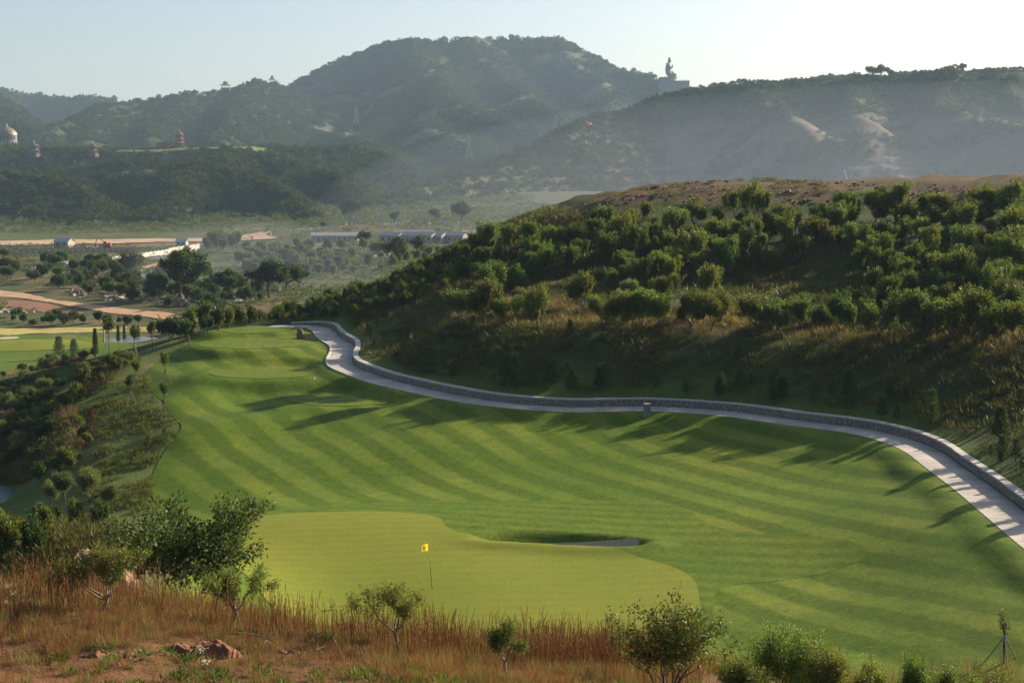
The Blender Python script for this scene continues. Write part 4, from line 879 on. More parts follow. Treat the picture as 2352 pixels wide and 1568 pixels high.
for i, (u, v, s) in enumerate(((10,1290,.9),(40,1285,1.0),(70,1275,.9),(100,1240,.8),(25,1300,.8),(0,1285,1.2),(130,1205,.8),(175,1200,.8),(85,1260,.8),(230,1205,.8))):
    plant('shrub' if i % 2 else 'darkshrub', i, hits([u], [v])[0], s, i * 1.7, 'green bush on the red earth bank, %s from the left' % ordn[i], 'bush', 'bushes on the red earth bank')
# staked saplings on the left flank: photo foot and height
STK = [(312,894,72),(300,933,80),(380,882,80),(377,952,82),(380,1015,38),(433,797,70),(310,828,88),(351,807,75),(252,824,90)]
M_WOOD = simple_mat('stake_wood', (.20, .15, .11), .9, .2, 8.)
def bar(p, q, r, r1=None, sides=6): return tubes([(np.array(p, float), np.array(q, float), r, r if r1 is None else r1)], sides)
wh = ['nearest the mown edge bend', 'lowest on the rough slope', 'just behind the middle tee slope', 'standing right at the mown edge corner', 'smallest on the rough slope', 'against the dirt road below the tees', 'left of the cypress group', 'beside the far pond', 'over the left thicket']
for i, (u, v, hp) in enumerate(STK):
    p = hits([u], [v], 20, 420)[0]; h = hp / F_PX * p[1]; t = plant('sapling', i, p, h / 3.3, i * 1.9, 'thin staked sapling %s' % wh[i], 'sapling', 'staked saplings on the left flank')
    for a in (0.3, 2.4, 4.5):
        V, F = bar((math.cos(a) * .7, math.sin(a) * .7, -.2), (0, 0, 1.5), .022); link('stake', mesh_np('stake', V, F, M_WOOD), t)
for i, (u, v, hp, kd, lb) in enumerate(((211,1005,72,'drypine','reddish brown dying pine on the rough left slope'), (220,829,68,'cypress','narrow dark conifer left of the utility pole'), (136,823,52,'pine','broad small evergreen above the left thicket'), (170,823,45,'pine','spreading dark evergreen beside the narrow conifer'),
        (272,790,45,'cypress','leftmost dark cypress of the pond group'), (286,786,42,'cypress','middle dark cypress of the pond group'), (318,782,36,'cypress','rightmost dark cypress of the pond group'), (398,768,30,'cypress','small cypress near the end of the dirt road'))):
    p = hits([u], [v], 20, 420)[0]; h = hp / F_PX * p[1]; plant(kd, i, p, h / (4.0 if kd == 'cypress' else 2.5 if kd == 'drypine' else 1.5), i, lb, 'conifer')
# utility poles
M_POLE = simple_mat('pole_concrete', (.22, .20, .18), .9)
for i, (u, v, hp, lb) in enumerate(((238,786,46,'grey concrete pole standing on the far green edge'), (502,754,48,'thin pole rising from the shrubs behind the tees'))):
    p = hits([u], [v], 20, 420)[0]; h = hp / F_PX * p[1]; r = empty('utility_pole', tuple(p), lb, 'pole'); V, F = bar((0, 0, -.4), (.05, 0, h), .16, .11, 8); link('shaft', mesh_np('shaft', V, F, M_POLE), r)
    V, F = bar((-.45, 0, h * .93), (.45, 0, h * .93), .05, sides=5); link('cross_arm', mesh_np('cross_arm', V, F, M_WOOD), r)
# rough tufts on the left flank (their shadows streak the slope) and dry grass in the thicket
def px_pts(poly, n, rng, d0=20., d1=420.):
    poly = np.array(poly, float); uv = rng.uniform(poly.min(0), poly.max(0), (n * 4, 2)); uv = uv[in_poly(uv[:, 0], uv[:, 1], poly)][:n]; return hits(uv[:, 0], uv[:, 1], d0, d1, 300)
flank = [(320,838),(345,868),(350,905),(400,955),(415,980),(395,1015),(360,1055),(345,1100),(350,1150),(330,1185),(240,1175),(170,1120),(190,1080),(225,1040),(195,1000),(165,955),(200,900),(260,862)]
gt = [mesh_np('rough_tuft', *(lambda t: (t[0], t[1], LEAF, t[2]))(low_clump(420 + k, 22, .25, .30, .03, [(.12, .155, .03), (.095, .13, .025), (.15, .16, .045)], .22, .9)), smooth_=False) for k in range(3)]
fp = px_pts(flank, 4200, rh); fp = fp[fbm(fp[:, 0], fp[:, 1], 2.2, 3, 141) + rh.uniform(-.3, .3, len(fp)) > -.05]; scatter('rough_grass', fp, rh.uniform(.35, .95, len(fp)), gt + weeds[:1], 'tufted rough grass on the left flank of the tee hill', 'rough grass')
bank = [(-20,1215),(60,1205),(140,1192),(250,1190),(262,1240),(240,1300),(120,1345),(-20,1345)]
bk = px_pts(bank, 900, rh, 40, 120); scatter('bank_growth', bk, rh.uniform(.5, 1.3, len(bk)), weeds + gt[:1], 'matted weeds on the red earth bank at the left', 'weeds')
dp = px_pts(sh_poly, 3600, rh); ok = fbm(dp[:, 0], dp[:, 1], 7, 3, 77) > -.12
scatter('dry_thicket_grass', dp[ok], rh.uniform(.8, 1.6, ok.sum()), dryt + weeds[:1], 'dry tan grass between the shrubs of the left thicket', 'dry grass')

# ------------------------------------------------------------------ foreground slope: earth, grass, trees
rf = np.random.default_rng(61)
M_EARTH = simple_mat('red_earth', (.175, .072, .036), .95, .4, 3.5, 1.0)
M_ROCK = simple_mat('red_rock', (.20, .115, .075), .9, .4, 2.5, 1.0)
def lump(name, cx, cy, rx, ry, h, seed, mat, cut=0.0, res=90, rz=0.0, **kw):     # bank with a steep gullied face towards the viewer
    t = np.linspace(-1, 1, res); Yl, Xl = np.meshgrid(t, t, indexing='ij'); r = np.sqrt(Xl ** 2 + Yl ** 2)
    c, s = math.cos(rz), math.sin(rz); x, y = cx + (Xl * rx * c - Yl * ry * s), cy + (Xl * rx * s + Yl * ry * c)
    n1 = fbm(x, y, .9, 5, seed, .6); n2 = fbm(x, y, .22, 4, seed + 4, .6); nx = fbm(x * 1.0, x * 0 + seed, .38, 4, seed + 7, .6)
    hh = h * (1 - np.abs(Xl) ** 3) * (.72 + .55 * fbm(x, x * 0 + seed, .9, 4, seed + 2)); edge = -cut + .34 * nx + .10 * n1
    prof = smooth(-.02, .20, Yl - edge) * smooth(1.0, .25, r) * .9 + .22 * smooth(-.42, .05, Yl - edge) * smooth(1.0, .5, r)
    z = low(x, y) - .10 + np.clip(prof, 0, 1) * np.maximum(hh, 0) + (n1 * .10 + n2 * .10) * smooth(.05, .3, prof); z = np.where(prof <= .01, low(x, y) - .15, z)
    return link(name, mesh_np(name, np.stack([x, y, z], -1), grid_faces(res, res), mat, smooth_=False), **kw)
m0 = hits([450], [1515], 20, 60)[0]
lump('earth_mound', m0[0], m0[1] + .5, 1.35, .8, .42, 5, M_EARTH, cut=.35, rz=-.12, label='eroded red earth mound in the left foreground', cat='earth mound')
m1 = hits([240], [1520], 20, 60)[0]; lump('earth_mound', m1[0], m1[1] + .4, .9, .6, .26, 9, M_EARTH, cut=.2, label='low red earth heap left of the eroded mound', cat='earth mound')
m2 = hits([660], [1512], 20, 60)[0]; lump('earth_mound', m2[0], m2[1] + .4, .8, .5, .2, 12, M_EARTH, label='flat brown earth heap right of the eroded mound', cat='earth mound')
lump('rock_bank', -17.6, 58.6, 2.6, 1.6, .95, 21, M_ROCK, cut=.15, label='red rock bank behind the big glossy bush', cat='rock bank')
lump('rock_bank', -20.5, 51.5, 1.6, 1.0, 1.0, 25, M_EARTH, cut=.15, label='dark red earth bank at the left picture edge', cat='rock bank')
def rock_mesh_(seed):
    bm = bmesh.new(); bmesh.ops.create_icosphere(bm, subdivisions=1, radius=1); rr_ = np.random.default_rng(seed); V = np.array([v.co[:] for v in bm.verts]) * rr_.uniform(.7, 1.2, (len(bm.verts), 1)) * np.array([1.2, .9, .7]); F = np.array([[v.index for v in f.verts] for f in bm.faces]); bm.free(); return mesh_np('clod', V, F, (M_EARTH, M_EARTH, M_ROCK)[seed], smooth_=False)
# tall dry grass
RUST = [(.19, .078, .034), (.23, .105, .046), (.15, .062, .028), (.26, .14, .066)]; STRAW = [(.29, .185, .09), (.25, .155, .07), (.20, .14, .055)]; OLIVE = [(.14, .15, .04), (.20, .17, .055), (.24, .16, .06)]
def grass_tuft(seed, n, h, w, pal, sp=.28, up=2.6, jit=.22):
    rng = np.random.default_rng(seed); a = rng.uniform(0, 6.28, n); r = np.sqrt(rng.uniform(0, 1, n)) * sp; pos = np.c_[r * np.cos(a), r * np.sin(a), np.full(n, -.04)]
    out = unit(np.c_[np.cos(a) * .5 + .15, np.sin(a) * .5, np.full(n, up)]); V, F = leaf_quads(rng, pos, out, h, w, 0, .0, jit); return V, F, leaf_cols(rng, n, pal)
def stalks(seed, n, h, sp=.35):
    rng = np.random.default_rng(seed); Vs, Fs, Cs, b = [], [], [], 0
    for i in range(n):
        p = np.array([rng.normal(0, sp), rng.normal(0, sp), -.04]); d = unit(np.array([rng.normal(0, .12), rng.normal(0, .12), 1.])); L = h * rng.uniform(.6, 1.15); q = p + d * L
        V, F = tubes([(p, q, .006, .0035)], 3); Vs.append(V); Fs.append(F + b); b += len(V); Cs.append(np.tile(np.array(RUST[rng.integers(3)]) * .8, (len(V), 1)))
        m = 14; t = rng.uniform(.45, 1, m)[:, None]; pos = p + (q - p) * t; V, F = leaf_quads(rng, pos, np.tile(d, (m, 1)), .12, .008, 0, .0, .45); Vs.append(V); Fs.append(F + b); b += len(V); Cs.append(leaf_cols(rng, m, RUST))
    return np.vstack(Vs), np.vstack(Fs), np.vstack(Cs)
GRASS = leaf_mat('dry_grass', .22, .12, .7, hue=.012, val=.25)
mk = lambda nm, t: mesh_np(nm, t[0], t[1], GRASS, t[2], smooth_=False)
tr_ = [mk('grass_tuft', grass_tuft(500 + k, 60, .66, .012, (RUST + STRAW[:1], STRAW + RUST[:1], OLIVE + STRAW[:1], RUST + STRAW)[k], jit=(.22, .45, .3, .6)[k])) for k in range(4)]
x = rf.uniform(-20, 20, 30000); y = rf.uniform(24.5, 52, 30000); u_ = x / y * F_PX; ok = (np.abs(u_) < 1260); x, y = x[ok], y[ok]; z = low(x, y)
bare = smooth(.05, .3, fbm(x, y, 2.6, 4, 88)) * smooth(33.2, 31.0, y + fbm(x, y, 3, 3, 89) * 1.2) * smooth(-1.5, -3.5, x); bare = np.maximum(bare * .8, smooth(30.4, 29.4, y + fbm(x, y, 2, 3, 90)) * smooth(-2.5, -4.5, x) * .6)
right = smooth(3.2, 5.5, x + fbm(x, y, 2, 3, 143))
keep = (rf.uniform(0, 1, len(x)) > bare) & (rf.uniform(0, 1, len(x)) > right * .97) & (z > 10.6) & (fbm(x, y, 1.5, 3, 92) + rf.uniform(-.6, .6, len(x)) > -.35)
for cx, cy_, rr in ((m0[0], m0[1] + .4, 1.25), (m1[0], m1[1] + .4, .8)): keep &= (np.hypot((x - cx), (y - cy_) * 1.4) > rr)
x, y, z = x[keep], y[keep], z[keep]; sc_ = rf.uniform(.6, 1.3, len(x)) * (.42 + .75 * smooth(33.5, 40, y)) * (1 + .35 * fbm(x, y, 3, 3, 93))
scatter('dry_meadow_grass', np.c_[x, y, z], np.c_[sc_, sc_, sc_ * rf.uniform(.85, 1.25, len(x))], tr_, 'tall reddish dry grass on the near slope', 'dry grass')
st_ = [mk('grass_stalks', stalks(520 + k, 7, 1.15)) for k in range(3)]
n = 1700; x = rf.uniform(-14, 5.0, n); y = rf.uniform(31, 47, n); z = low(x, y); ok = (np.abs(x / y * F_PX) < 1200) & (z > 11) & (fbm(x, y, 4, 3, 95) > -.3) & (rf.uniform(0, 1, n) < .35 + .65 * smooth(-4, 2, x))
scatter('seed_stalks', np.c_[x, y, z][ok], rf.uniform(.7, 1.25, ok.sum()), st_, 'thin dark seed stalks rising in front of the green', 'seed stalks')
gw = [mk('green_weed', low_clump(530 + k, 40, .3, .16, .05, [(.10, .16, .03), (.14, .19, .04), (.08, .12, .025)], .25, .8)) for k in range(2)]
n = 520; x = rf.uniform(-10, 6, n); y = rf.uniform(26, 37, n); ok = (fbm(x, y, 2, 3, 97) > .05) | (y < 29.5); x, y = x[ok], y[ok]
scatter('green_weeds', np.c_[x, y, low(x, y)], rf.uniform(.4, 1.1, len(x)), gw, 'small green weeds among the dry grass in front', 'weeds')
def flower(seed):
    rng = np.random.default_rng(seed); n = 60; segs = [(np.array([0, 0, 0.]), np.array([.03, 0, .7]), .006, .004)]; pos = np.c_[rng.normal(0, .10, n), rng.normal(0, .10, n), .72 + rng.normal(0, .05, n)]
    V, F = leaf_quads(rng, pos, np.tile([0, 0, 1.], (n, 1)), .035, .03, 0, 1, .6); V1, F1 = tubes(segs, 4); return np.vstack([V1, V]), np.vstack([F1, F + len(V1)]), np.vstack([np.tile([.12, .15, .05], (len(V1), 1)), np.tile([.75, .74, .68], (len(V), 1))])
fm_ = [mk('white_flower', flower(540 + k)) for k in range(2)]
fl_ = []
for u, v, n in ((25,1400,4), (45,1385,2), (840,1460,5), (1190,1515,8), (1150,1505,4), (1460,1535,2), (470,1560,2)):
    for _ in range(n): fl_.append(hits([u + rf.normal(0, 16)], [v + rf.normal(0, 9)], 20, 60)[0])
scatter('white_wildflowers', np.array(fl_), rf.uniform(.4, .75, len(fl_)), fm_, 'tiny white wildflower heads in the dry grass', 'wildflowers')
# clods and small stones on bare earth
clod = [rock_mesh_(k) for k in range(3)]
n = 800; x = rf.uniform(-12, 2, n); y = rf.uniform(26.5, 34, n); ok = rf.uniform(0, 1, n) < smooth(33.5, 29, y); x, y = x[ok], y[ok]
scatter('earth_clods', np.c_[x, y, low(x, y)], rf.uniform(.015, .06, len(x)) * (1 + 1.2 * (rf.uniform(0, 1, len(x)) > .97)), clod, 'small clods and stones on the bare red earth', 'clods')
x, y, o_, q = hill_pts(9000, 20, 75, -118, -30); z = hill(x, y); ok = (z > 25.8) & (fbm(x, y, 3, 3, 131) + rf.uniform(-.4, .4, len(x)) > .05); x, y, z = x[ok], y[ok], z[ok]
scatter('bank_stones', np.c_[x, y, z], rf.uniform(.06, .28, len(x)), clod, 'loose stones and clods on the bare earth bank of the ridge', 'stones')
x, y, o_, q = hill_pts(6000, 20, 70, -118, -30); z = hill(x, y); ok = (z > 25.3) & (fbm(x, y, 5, 3, 133) > .12); scatter('bank_weeds', np.c_[x, y, z][ok], rf.uniform(.4, .9, ok.sum()), weeds, 'sparse weeds on the bare earth bank', 'weeds')
# fallen brush
tw = []
for i in range(26):
    p = hits([rf.uniform(590, 860)], [rf.uniform(1440, 1520)], 20, 60)[0]; a = rf.uniform(0, 6.28); q = p + np.array([math.cos(a), math.sin(a), rf.uniform(.1, .5)]) * rf.uniform(.4, 1.1); mid = (p + q) / 2 + rf.normal(0, .08, 3) + np.array([0, 0, .12]); tw += [(p, mid, .014, .010), (mid, q, .010, .004)]
V, F = tubes(tw, 4); link('dead_brush', mesh_np('dead_brush', V, F, BARK_PALE), kind='stuff', label='grey dead twigs lying in the dry grass', cat='dead brush')

# individual foreground trees: (foot u, distance, height m, width factor)
PEACH = [(.10, .15, .026), (.15, .185, .035), (.20, .20, .05), (.075, .12, .024)]
GLO = [(.045, .085, .022), (.06, .105, .026), (.08, .13, .03), (.032, .062, .016)]
PEAR = [(.07, .11, .022), (.10, .145, .028), (.14, .17, .035), (.20, .16, .05)]
OLV = [(.14, .19, .035), (.19, .22, .055), (.10, .14, .028)]
def solo(name, u, D, build, H, Wd, label, cat='tree', z=None, vtop=None):
    p = at(u, D)
    if vtop: H = P3(u, vtop, D)[2] - p[2]
    tr, cr = build((H, Wd))
    if z is not None: p[2] = z
    r = empty(name, tuple(p), label, cat); link('trunk', mesh_np('trunk', tr[0], tr[1], tr[2]), r); link('crown', mesh_np('crown', cr[0], cr[1], cr[2], cr[3], smooth_=False), r); return r
pk = dict(mat=LEAF_GLOSSY, bark=BARK_PALE, droop=.55, jit=None)
def peach(seed, lean=(0, 0), per=13, lv=2, limbs=4): return lambda tg: tree_parts(seed, .55, .055, limbs, lv, .62, .8, per, .15, .11, .028, PEACH, mat=LEAF_GLOSSY, bark=BARK_PALE, lean=lean, target=tg, droop=.7, up=.12, sides=6, cup=.0, limb_up=.85)
solo('peach_tree', 212, 34, peach(601, per=26, limbs=6), 1.95, 2.55, 'young peach tree with forked pale trunk in the left foreground grass', vtop=1246)
solo('peach_tree', 505, 34.8, peach(602, (.35, .1), per=24), 1.6, 2.0, 'leaning peach tree with curved trunk beside the big glossy bush', vtop=1288)
solo('peach_tree', 911, 34, peach(603, per=20), 2.05, 2.3, 'sparse peach tree with open branches in front of the flag', vtop=1308)
solo('peach_tree', 1168, 32.2, peach(604, (-.5, .1), per=18, limbs=3), 1.25, 1.25, 'small crooked peach tree in the middle foreground grass', vtop=1412)
solo('glossy_bush', 395, 42, lambda tg: tree_parts(610, .25, .09, 9, 3, .95, .75, 20, .32, .14, .08, GLO, target=tg, mat=LEAF_GLOSSY, bark=BARK_PALE, droop=.1, up=.16, limb_up=.9, kids=(2, 3)), 3.9, 4.9, 'large dark glossy leaved bush at the left edge of the green', 'bush', vtop=1115)
solo('pear_tree', 1545, 28, lambda tg: tree_parts(620, .12, .06, 8, 3, .75, .45, 9, .17, .085, .05, PEAR, target=tg, mat=LEAF_GLOSSY, droop=.5, up=.25, limb_up=1.2, kids=(2, 3)), 2.9, 2.5, 'tall loose pear tree with drooping leaves at the bottom of the picture', vtop=1355)
for i, (u, D, H, Wd, lb) in enumerate(((1815, 30, 2.75, 2.0, 'largest glittering olive green shrub tree at the bottom right'), (1915, 29, 2.0, 1.3, 'low olive shrub beside the largest glittering shrub tree'), (2018, 29.5, 2.1, .95, 'upright narrow shrub tree, third from the right at the bottom'), (2128, 29.5, 2.2, .85, 'spiky narrow shrub with a tall single shoot at the bottom right'), (2195, 29, 1.8, .8, 'short bright shrub right of the spiky shoot'), (2265, 28.5, 1.75, .8, 'low shrub second from the right bottom corner'), (2340, 28, 1.7, .8, 'small shrub in the right bottom corner'), (1720, 29, 1.6, 1.2, 'low olive bush between the pear tree and the largest shrub'))):
    solo('shrub_tree', u, D, lambda tg: tree_parts(640 + i, .2, .04, 7, 2, .6, .5, 24, .17, .052, .026, OLV, target=tg, shoots=.5, shoot_len=.35, mat=LEAF_GLOSSY, droop=.0, up=.3, limb_up=1.2), H, Wd, lb, 'shrub', vtop=(1398, 1470, 1490, 1482, 1510, 1515, 1512, 1500)[i])
t = solo('staked_tree', 2336, 52.7, lambda tg: tree_parts(660, 1.3, .045, 4, 1, .5, .35, 9, .14, .10, .04, [(.12, .12, .05), (.09, .10, .04)], wig=.06, target=tg), 2.25, .7, 'thin staked tree with grey wrapping at the right picture edge')
for a in (0.4, 2.5, 4.6): V, F = bar((math.cos(a) * .8, math.sin(a) * .8, -.2), (0, 0, 1.1), .025); link('stake', mesh_np('stake', V, F, M_WOOD), t)
V, F = bar((0, 0, .95), (0, 0, 1.2), .08, sides=8); link('trunk_wrap', mesh_np('trunk_wrap', V, F, simple_mat('wrap_cloth', (.38, .42, .48))), t)

# ------------------------------------------------------------------ golf furniture
fp = hits([993], [1357], 40, 100)[0]; fs = empty('flagstick', (fp[0], fp[1], fp[2] + .075), 'yellow golf flag on a dark leaning flagstick in the putting green', 'golf flag')
top = np.array([-.19, 0, 2.28]); V, F = tubes([(np.array([0, 0, -.1]), top * .5, .016, .013), (top * .5, top, .013, .011)], 8)
m, n_, l_, b_ = new_mat('flagstick_paint'); tc = N(n_, 'ShaderNodeTexCoord'); sx = N(n_, 'ShaderNodeSeparateXYZ'); l_.new(tc.outputs['Object'], sx.inputs[0]); rp_ = ramp(n_, [(0, (.02, .02, .02)), (.45, (.10, .09, .03)), (.6, (.25, .20, .04)), (.9, (.55, .40, .05))]); mr_ = N(n_, 'ShaderNodeMapRange'); mr_.inputs['From Max'].default_value = 2.3; l_.new(sx.outputs[2], mr_.inputs[0]); l_.new(mr_.outputs[0], rp_.inputs[0]); l_.new(rp_.outputs[0], b_.inputs['Base Color'])
link('stick', mesh_np('stick', V, F, m), fs)
M_FLAG = bpy.data.materials.new('flag_cloth'); M_FLAG.use_nodes = True; bb = M_FLAG.node_tree.nodes['Principled BSDF']; bb.inputs['Base Color'].default_value = (.82, .62, .03, 1); bb.inputs['Roughness'].default_value = .7
_tr = M_FLAG.node_tree.nodes.new('ShaderNodeBsdfTranslucent'); _tr.inputs[0].default_value = (.85, .65, .04, 1); _mx = M_FLAG.node_tree.nodes.new('ShaderNodeMixShader'); _mx.inputs[0].default_value = .45
M_FLAG.node_tree.links.new(bb.outputs[0], _mx.inputs[1]); M_FLAG.node_tree.links.new(_tr.outputs[0], _mx.inputs[2]); M_FLAG.node_tree.links.new(_mx.outputs[0], M_FLAG.node_tree.nodes['Material Output'].inputs[0])
def flag_pt(a, b): return np.array([top[0] + .01 - a * .32 - .0 + b * .015 * 0, .04 * math.sin(a * 5) * a + .02 * a, top[2] - .36 + b * .36 - a * a * .05 * (1 - b) - a * a * .09 * b])
g = np.array([[flag_pt(a, b) for a in np.linspace(0, 1, 10)] for b in np.linspace(0, 1, 7)]); cl = link('flag_cloth', mesh_np('flag_cloth', g.reshape(-1, 3), grid_faces(7, 10), M_FLAG), fs)
M_EMB = simple_mat('flag_emblem', (.22, .14, .02))
def arc(pts, w=.012):
    V = []; F = []
    for i, (a, b) in enumerate(pts):
        p = flag_pt(a, b) + np.array([0, -.012, 0]); q = pts[min(i + 1, len(pts) - 1)]; o = pts[max(i - 1, 0)]; d = unit(np.array([-(q[0] - o[0]), 0, q[1] - o[1]])); nn = np.array([-d[2], 0, d[0]]); V += [p + nn * w, p - nn * w]
    for i in range(len(pts) - 1): F.append((2 * i, 2 * i + 1, 2 * i + 3, 2 * i + 2))
    return np.array(V), F
em = link('emblem', mesh_np('emblem', *arc([(.62 + .20 * math.cos(t), .45 + .20 * math.sin(t)) for t in np.linspace(0, 6.3, 26)]), M_EMB), cl)
link('emblem', mesh_np('emblem', *arc([(.62, .63), (.66, .52), (.62, .42), (.57, .36)]), M_EMB), cl)
V, F = bar((0, 0, -.05), (0, 0, .004), .054, sides=14); link('cup', mesh_np('cup', V, F, simple_mat('cup_rim', (.5, .5, .48))), fs)
def rock_mesh(seed, sx_, sy_, sz_, mat, sub=3, rough=.12):
    bm = bmesh.new(); bmesh.ops.create_icosphere(bm, subdivisions=sub, radius=1); V = np.array([v.co[:] for v in bm.verts]); F = np.array([[v.index for v in f.verts] for f in bm.faces]); bm.free()
    V = np.sign(V) * np.abs(V) ** .72; n1 = fbm(V[:, 0] + V[:, 2] * .7, V[:, 1] - V[:, 2] * .6, .9, 4, seed); V = V * (1 + rough * n1[:, None]); V = V * np.array([sx_, sy_, sz_]) / 2; V[:, 2] += sz_ / 2 - .08; V[:, :2] *= (1.08 - .22 * (V[:, 2:3] / sz_)); return mesh_np('rock', V, F, mat, smooth_=False)
bp_ = hits([689], [777], 100, 200)[0]; M_SIGN = simple_mat('sign_rock', (.17, .115, .085), .9, .25, 3., .7); rb = empty('tee_stone', tuple(bp_ + np.array([0, 0, .03])), 'upright brown tee marker boulder with a small block beside the cart path', 'boulder')
link('boulder', rock_mesh(3, .72, .45, 1.15, M_SIGN), rb); o = link('base_block', rock_mesh(8, .52, .42, .5, simple_mat('red_rock_block', (.20, .095, .06), .9, .25, 3., .6), rough=.05), rb, (.42, -.2, 0))
pp = hits([1486], [957], 80, 150)[0]; pr = empty('stone_post', tuple(pp + np.array([0, 0, .03])), 'short grey granite post at the fairway edge by the cart path', 'stone post', rz=.35)
M_GRAN = simple_mat('granite', (.17, .17, .17), .85, .2, 9., .3); link('shaft', box_mesh('shaft', (-.22, -.2, -.2), (.22, .2, .93), M_GRAN), pr); link('cap', box_mesh('cap', (-.235, -.215, .932), (.235, .215, 1.0), simple_mat('granite_top', (.42, .42, .40))), pr)
for c, u, v in (((.8, .8, .78), 722, 872), ((.8, .8, .78), 690, 753)):
    tp = hits([u], [v], 60, 200)[0]; tm = empty('tee_marker', tuple(tp + np.array([0, 0, .06])), 'tiny white tee marker on the %s tee' % ('third' if u == 722 else 'highest'), 'tee marker'); V, F = bar((0, 0, 0), (0, 0, .22), .05, .03, 6); link('peg', mesh_np('peg', V, F, simple_mat('marker_white', c)), tm)
# ------------------------------------------------------------------ valley: roads, banks, greens
def gp(pts, d1=1000): a = np.array(pts, float); return hits(a[:, 0], a[:, 1], 205, d1, 600)
def ground_sheet(name, pts, mat, step, off, d1=1000, kind='structure', closed_smooth=True, **kw):
    g = gp(pts, d1)[:, :2]; g = catmull(np.vstack([g, g[:1]]), step) if closed_smooth else g; return drape(name, g, step, off, mat, kind=kind, **kw)
M_DIRT = simple_mat('dirt_road', (.38, .225, .12), .95, .16, .35, .2)
M_TANDIRT = simple_mat('graded_earth', (.33, .215, .135), .95, .2, .08, .1)
M_GOLD = simple_mat('golden_grass', (.30, .25, .06), .95, .25, .6, .3)
ground_sheet('dirt_road', [(-60,660),(0,667),(68,676),(153,692.5),(255,706),(400,722),(500,738),(560,748),(520,752),(470,745),(400,737),(323,727),(255,720.6),(187,708),(145,701),(65,687),(0,682),(-60,674)], M_DIRT, 1.5, .10)
ground_sheet('graded_earth', [(-40,556),(100,553),(300,550),(500,547),(590,536),(640,531),(610,540),(640,549),(560,553),(400,557),(200,561),(-40,565)], M_TANDIRT, 4., .35, 900)
ground_sheet('valley_road', [(325,612),(345,608),(376,600),(430,592),(470,588),(470,593),(430,598),(385,606),(350,614),(328,617)], M_DIRT, 2., .15)
ground_sheet('asphalt_road', [(250,600),(340,592),(420,585),(480,580),(530,577),(530,580),(480,584),(420,590),(340,597),(250,604)], simple_mat('asphalt', (.09, .09, .095), .9, .1, .5), 2., .16)
ground_sheet('golden_grass_strip', [(-40,752),(100,755),(250,752),(420,750),(440,757),(300,762),(150,764),(-40,768)], M_GOLD, 1.5, .06)
ground_sheet('lower_fairway', [(-40,766),(60,768),(140,774),(262,782),(300,800),(255,812),(205,822),(130,838),(60,855),(-40,875)], M_FRINGE, 1.2, .06)
ground_sheet('lower_green', [(-40,780),(40,781),(120,780),(200,786),(225,795),(180,802),(90,805),(-40,806)], M_GREEN, 1.0, .10)
ground_sheet('lower_bunker', [(-10,778),(15,775),(45,775),(38,779),(5,781)], M_SAND, .8, .13)
ground_sheet('lower_path', [(328,800),(350,792),(372,790),(400,786),(398,789),(370,793),(348,796),(334,803)], M_CONC, .8, .14)
# shadow side bank of the road is bare red earth
ground_sheet('road_bank', [(0,690),(60,692),(140,706),(185,716),(192,722),(150,722),(90,716),(30,706),(0,702)], M_EARTH, 1.2, .08)

# ------------------------------------------------------------------ valley trees: foot u, v, crown height px, kind, label
VT = [(8,597,22,'small dark round tree at the left edge of the valley'),(128,622,34,'dark tree above the white rubble in the left valley'),(208,618,28,'left one of two joined dark crowns in the valley'),(236,620,31,'right one of two joined dark crowns in the valley'),
    (306,646,56,'tall dark conical tree in the left valley'),(366,690,50,'dark rounded tree beside the large two trunked tree'),(415,686,88,'large dark two trunked tree in the middle of the valley'),(441,684,84,'right half crown of the large tree cluster in the valley'),
    (484,664,50,'very slim dark tree right of the large valley tree'),(520,690,60,'dark tree in front of the smoke in the valley'),(655,617,36,'dark flat crowned tree near the white rubble patch'),(618,684,68,'dark tree left of the yellow lit tree in the valley'),
    (660,672,56,'yellow lit dark tree near the ridge foot'),(690,664,44,'round tree beside the orange soil near the ridge foot'),(804,516,46,'large round tree above the barracks'),(1058,516,42,'round tree right of the barracks on the terrace'),
    (838,570,32,'tree in front of the long white building'),(912,610,55,'large hazy tree below the barracks'),(962,592,40,'hazy tree in front of the last barrack house'),(870,590,26,'small hazy tree left of the large hazy tree'),(905,516,24,'low tree on the terrace behind the flags'),(742,528,16,'small round tree on the flag terrace'),(1000,512,26,'tree behind the right end of the flags')]
vp = hits([t[0] for t in VT], [t[1] for t in VT], 215, 1000, 700)
for i, (u, v, hp, lb) in enumerate(VT):
    p = vp[i]; h = hp / F_PX * p[1]; s = h / 6.6; plant('cypress' if u == 484 else 'valley', i, p, (h / 4.0) if u == 484 else (s * rh.uniform(.95, 1.15), s * rh.uniform(.95, 1.15), s), i * 2.1, lb, 'tree', 'trees in the valley')
gv = np.random.default_rng(71)
plant_group(sample_px([(474,584),(545,584),(548,574),(472,572)], 14, gv, 2.5, 60, 900), 1, 'young poplar in the square grove by the asphalt road, {n} from the left', lambda i: 'poplar', lambda i: gv.uniform(1.3, 1.7), 'poplar', 'poplars of the square grove')
for k, (pl, n) in enumerate((([(545,605),(640,600),(640,640),(560,650)], 26), ([(680,610),(770,600),(800,620),(740,645),(690,650)], 34), ([(560,580),(700,580),(700,597),(560,600)], 20))):
    plant_group(sample_px(pl, n, gv, 2., 220, 900), 2, ('young poplar in the hazy plantation behind the smoke, {b} row, {n} from the left', 'young poplar in the plantation at the ridge foot, {b} row, {n} from the left', 'young poplar in the belt below the flags, {b} row, {n} from the left')[k], lambda i: 'poplar', lambda i: gv.uniform(.8, 1.2), 'poplar', 'young poplar plantations')
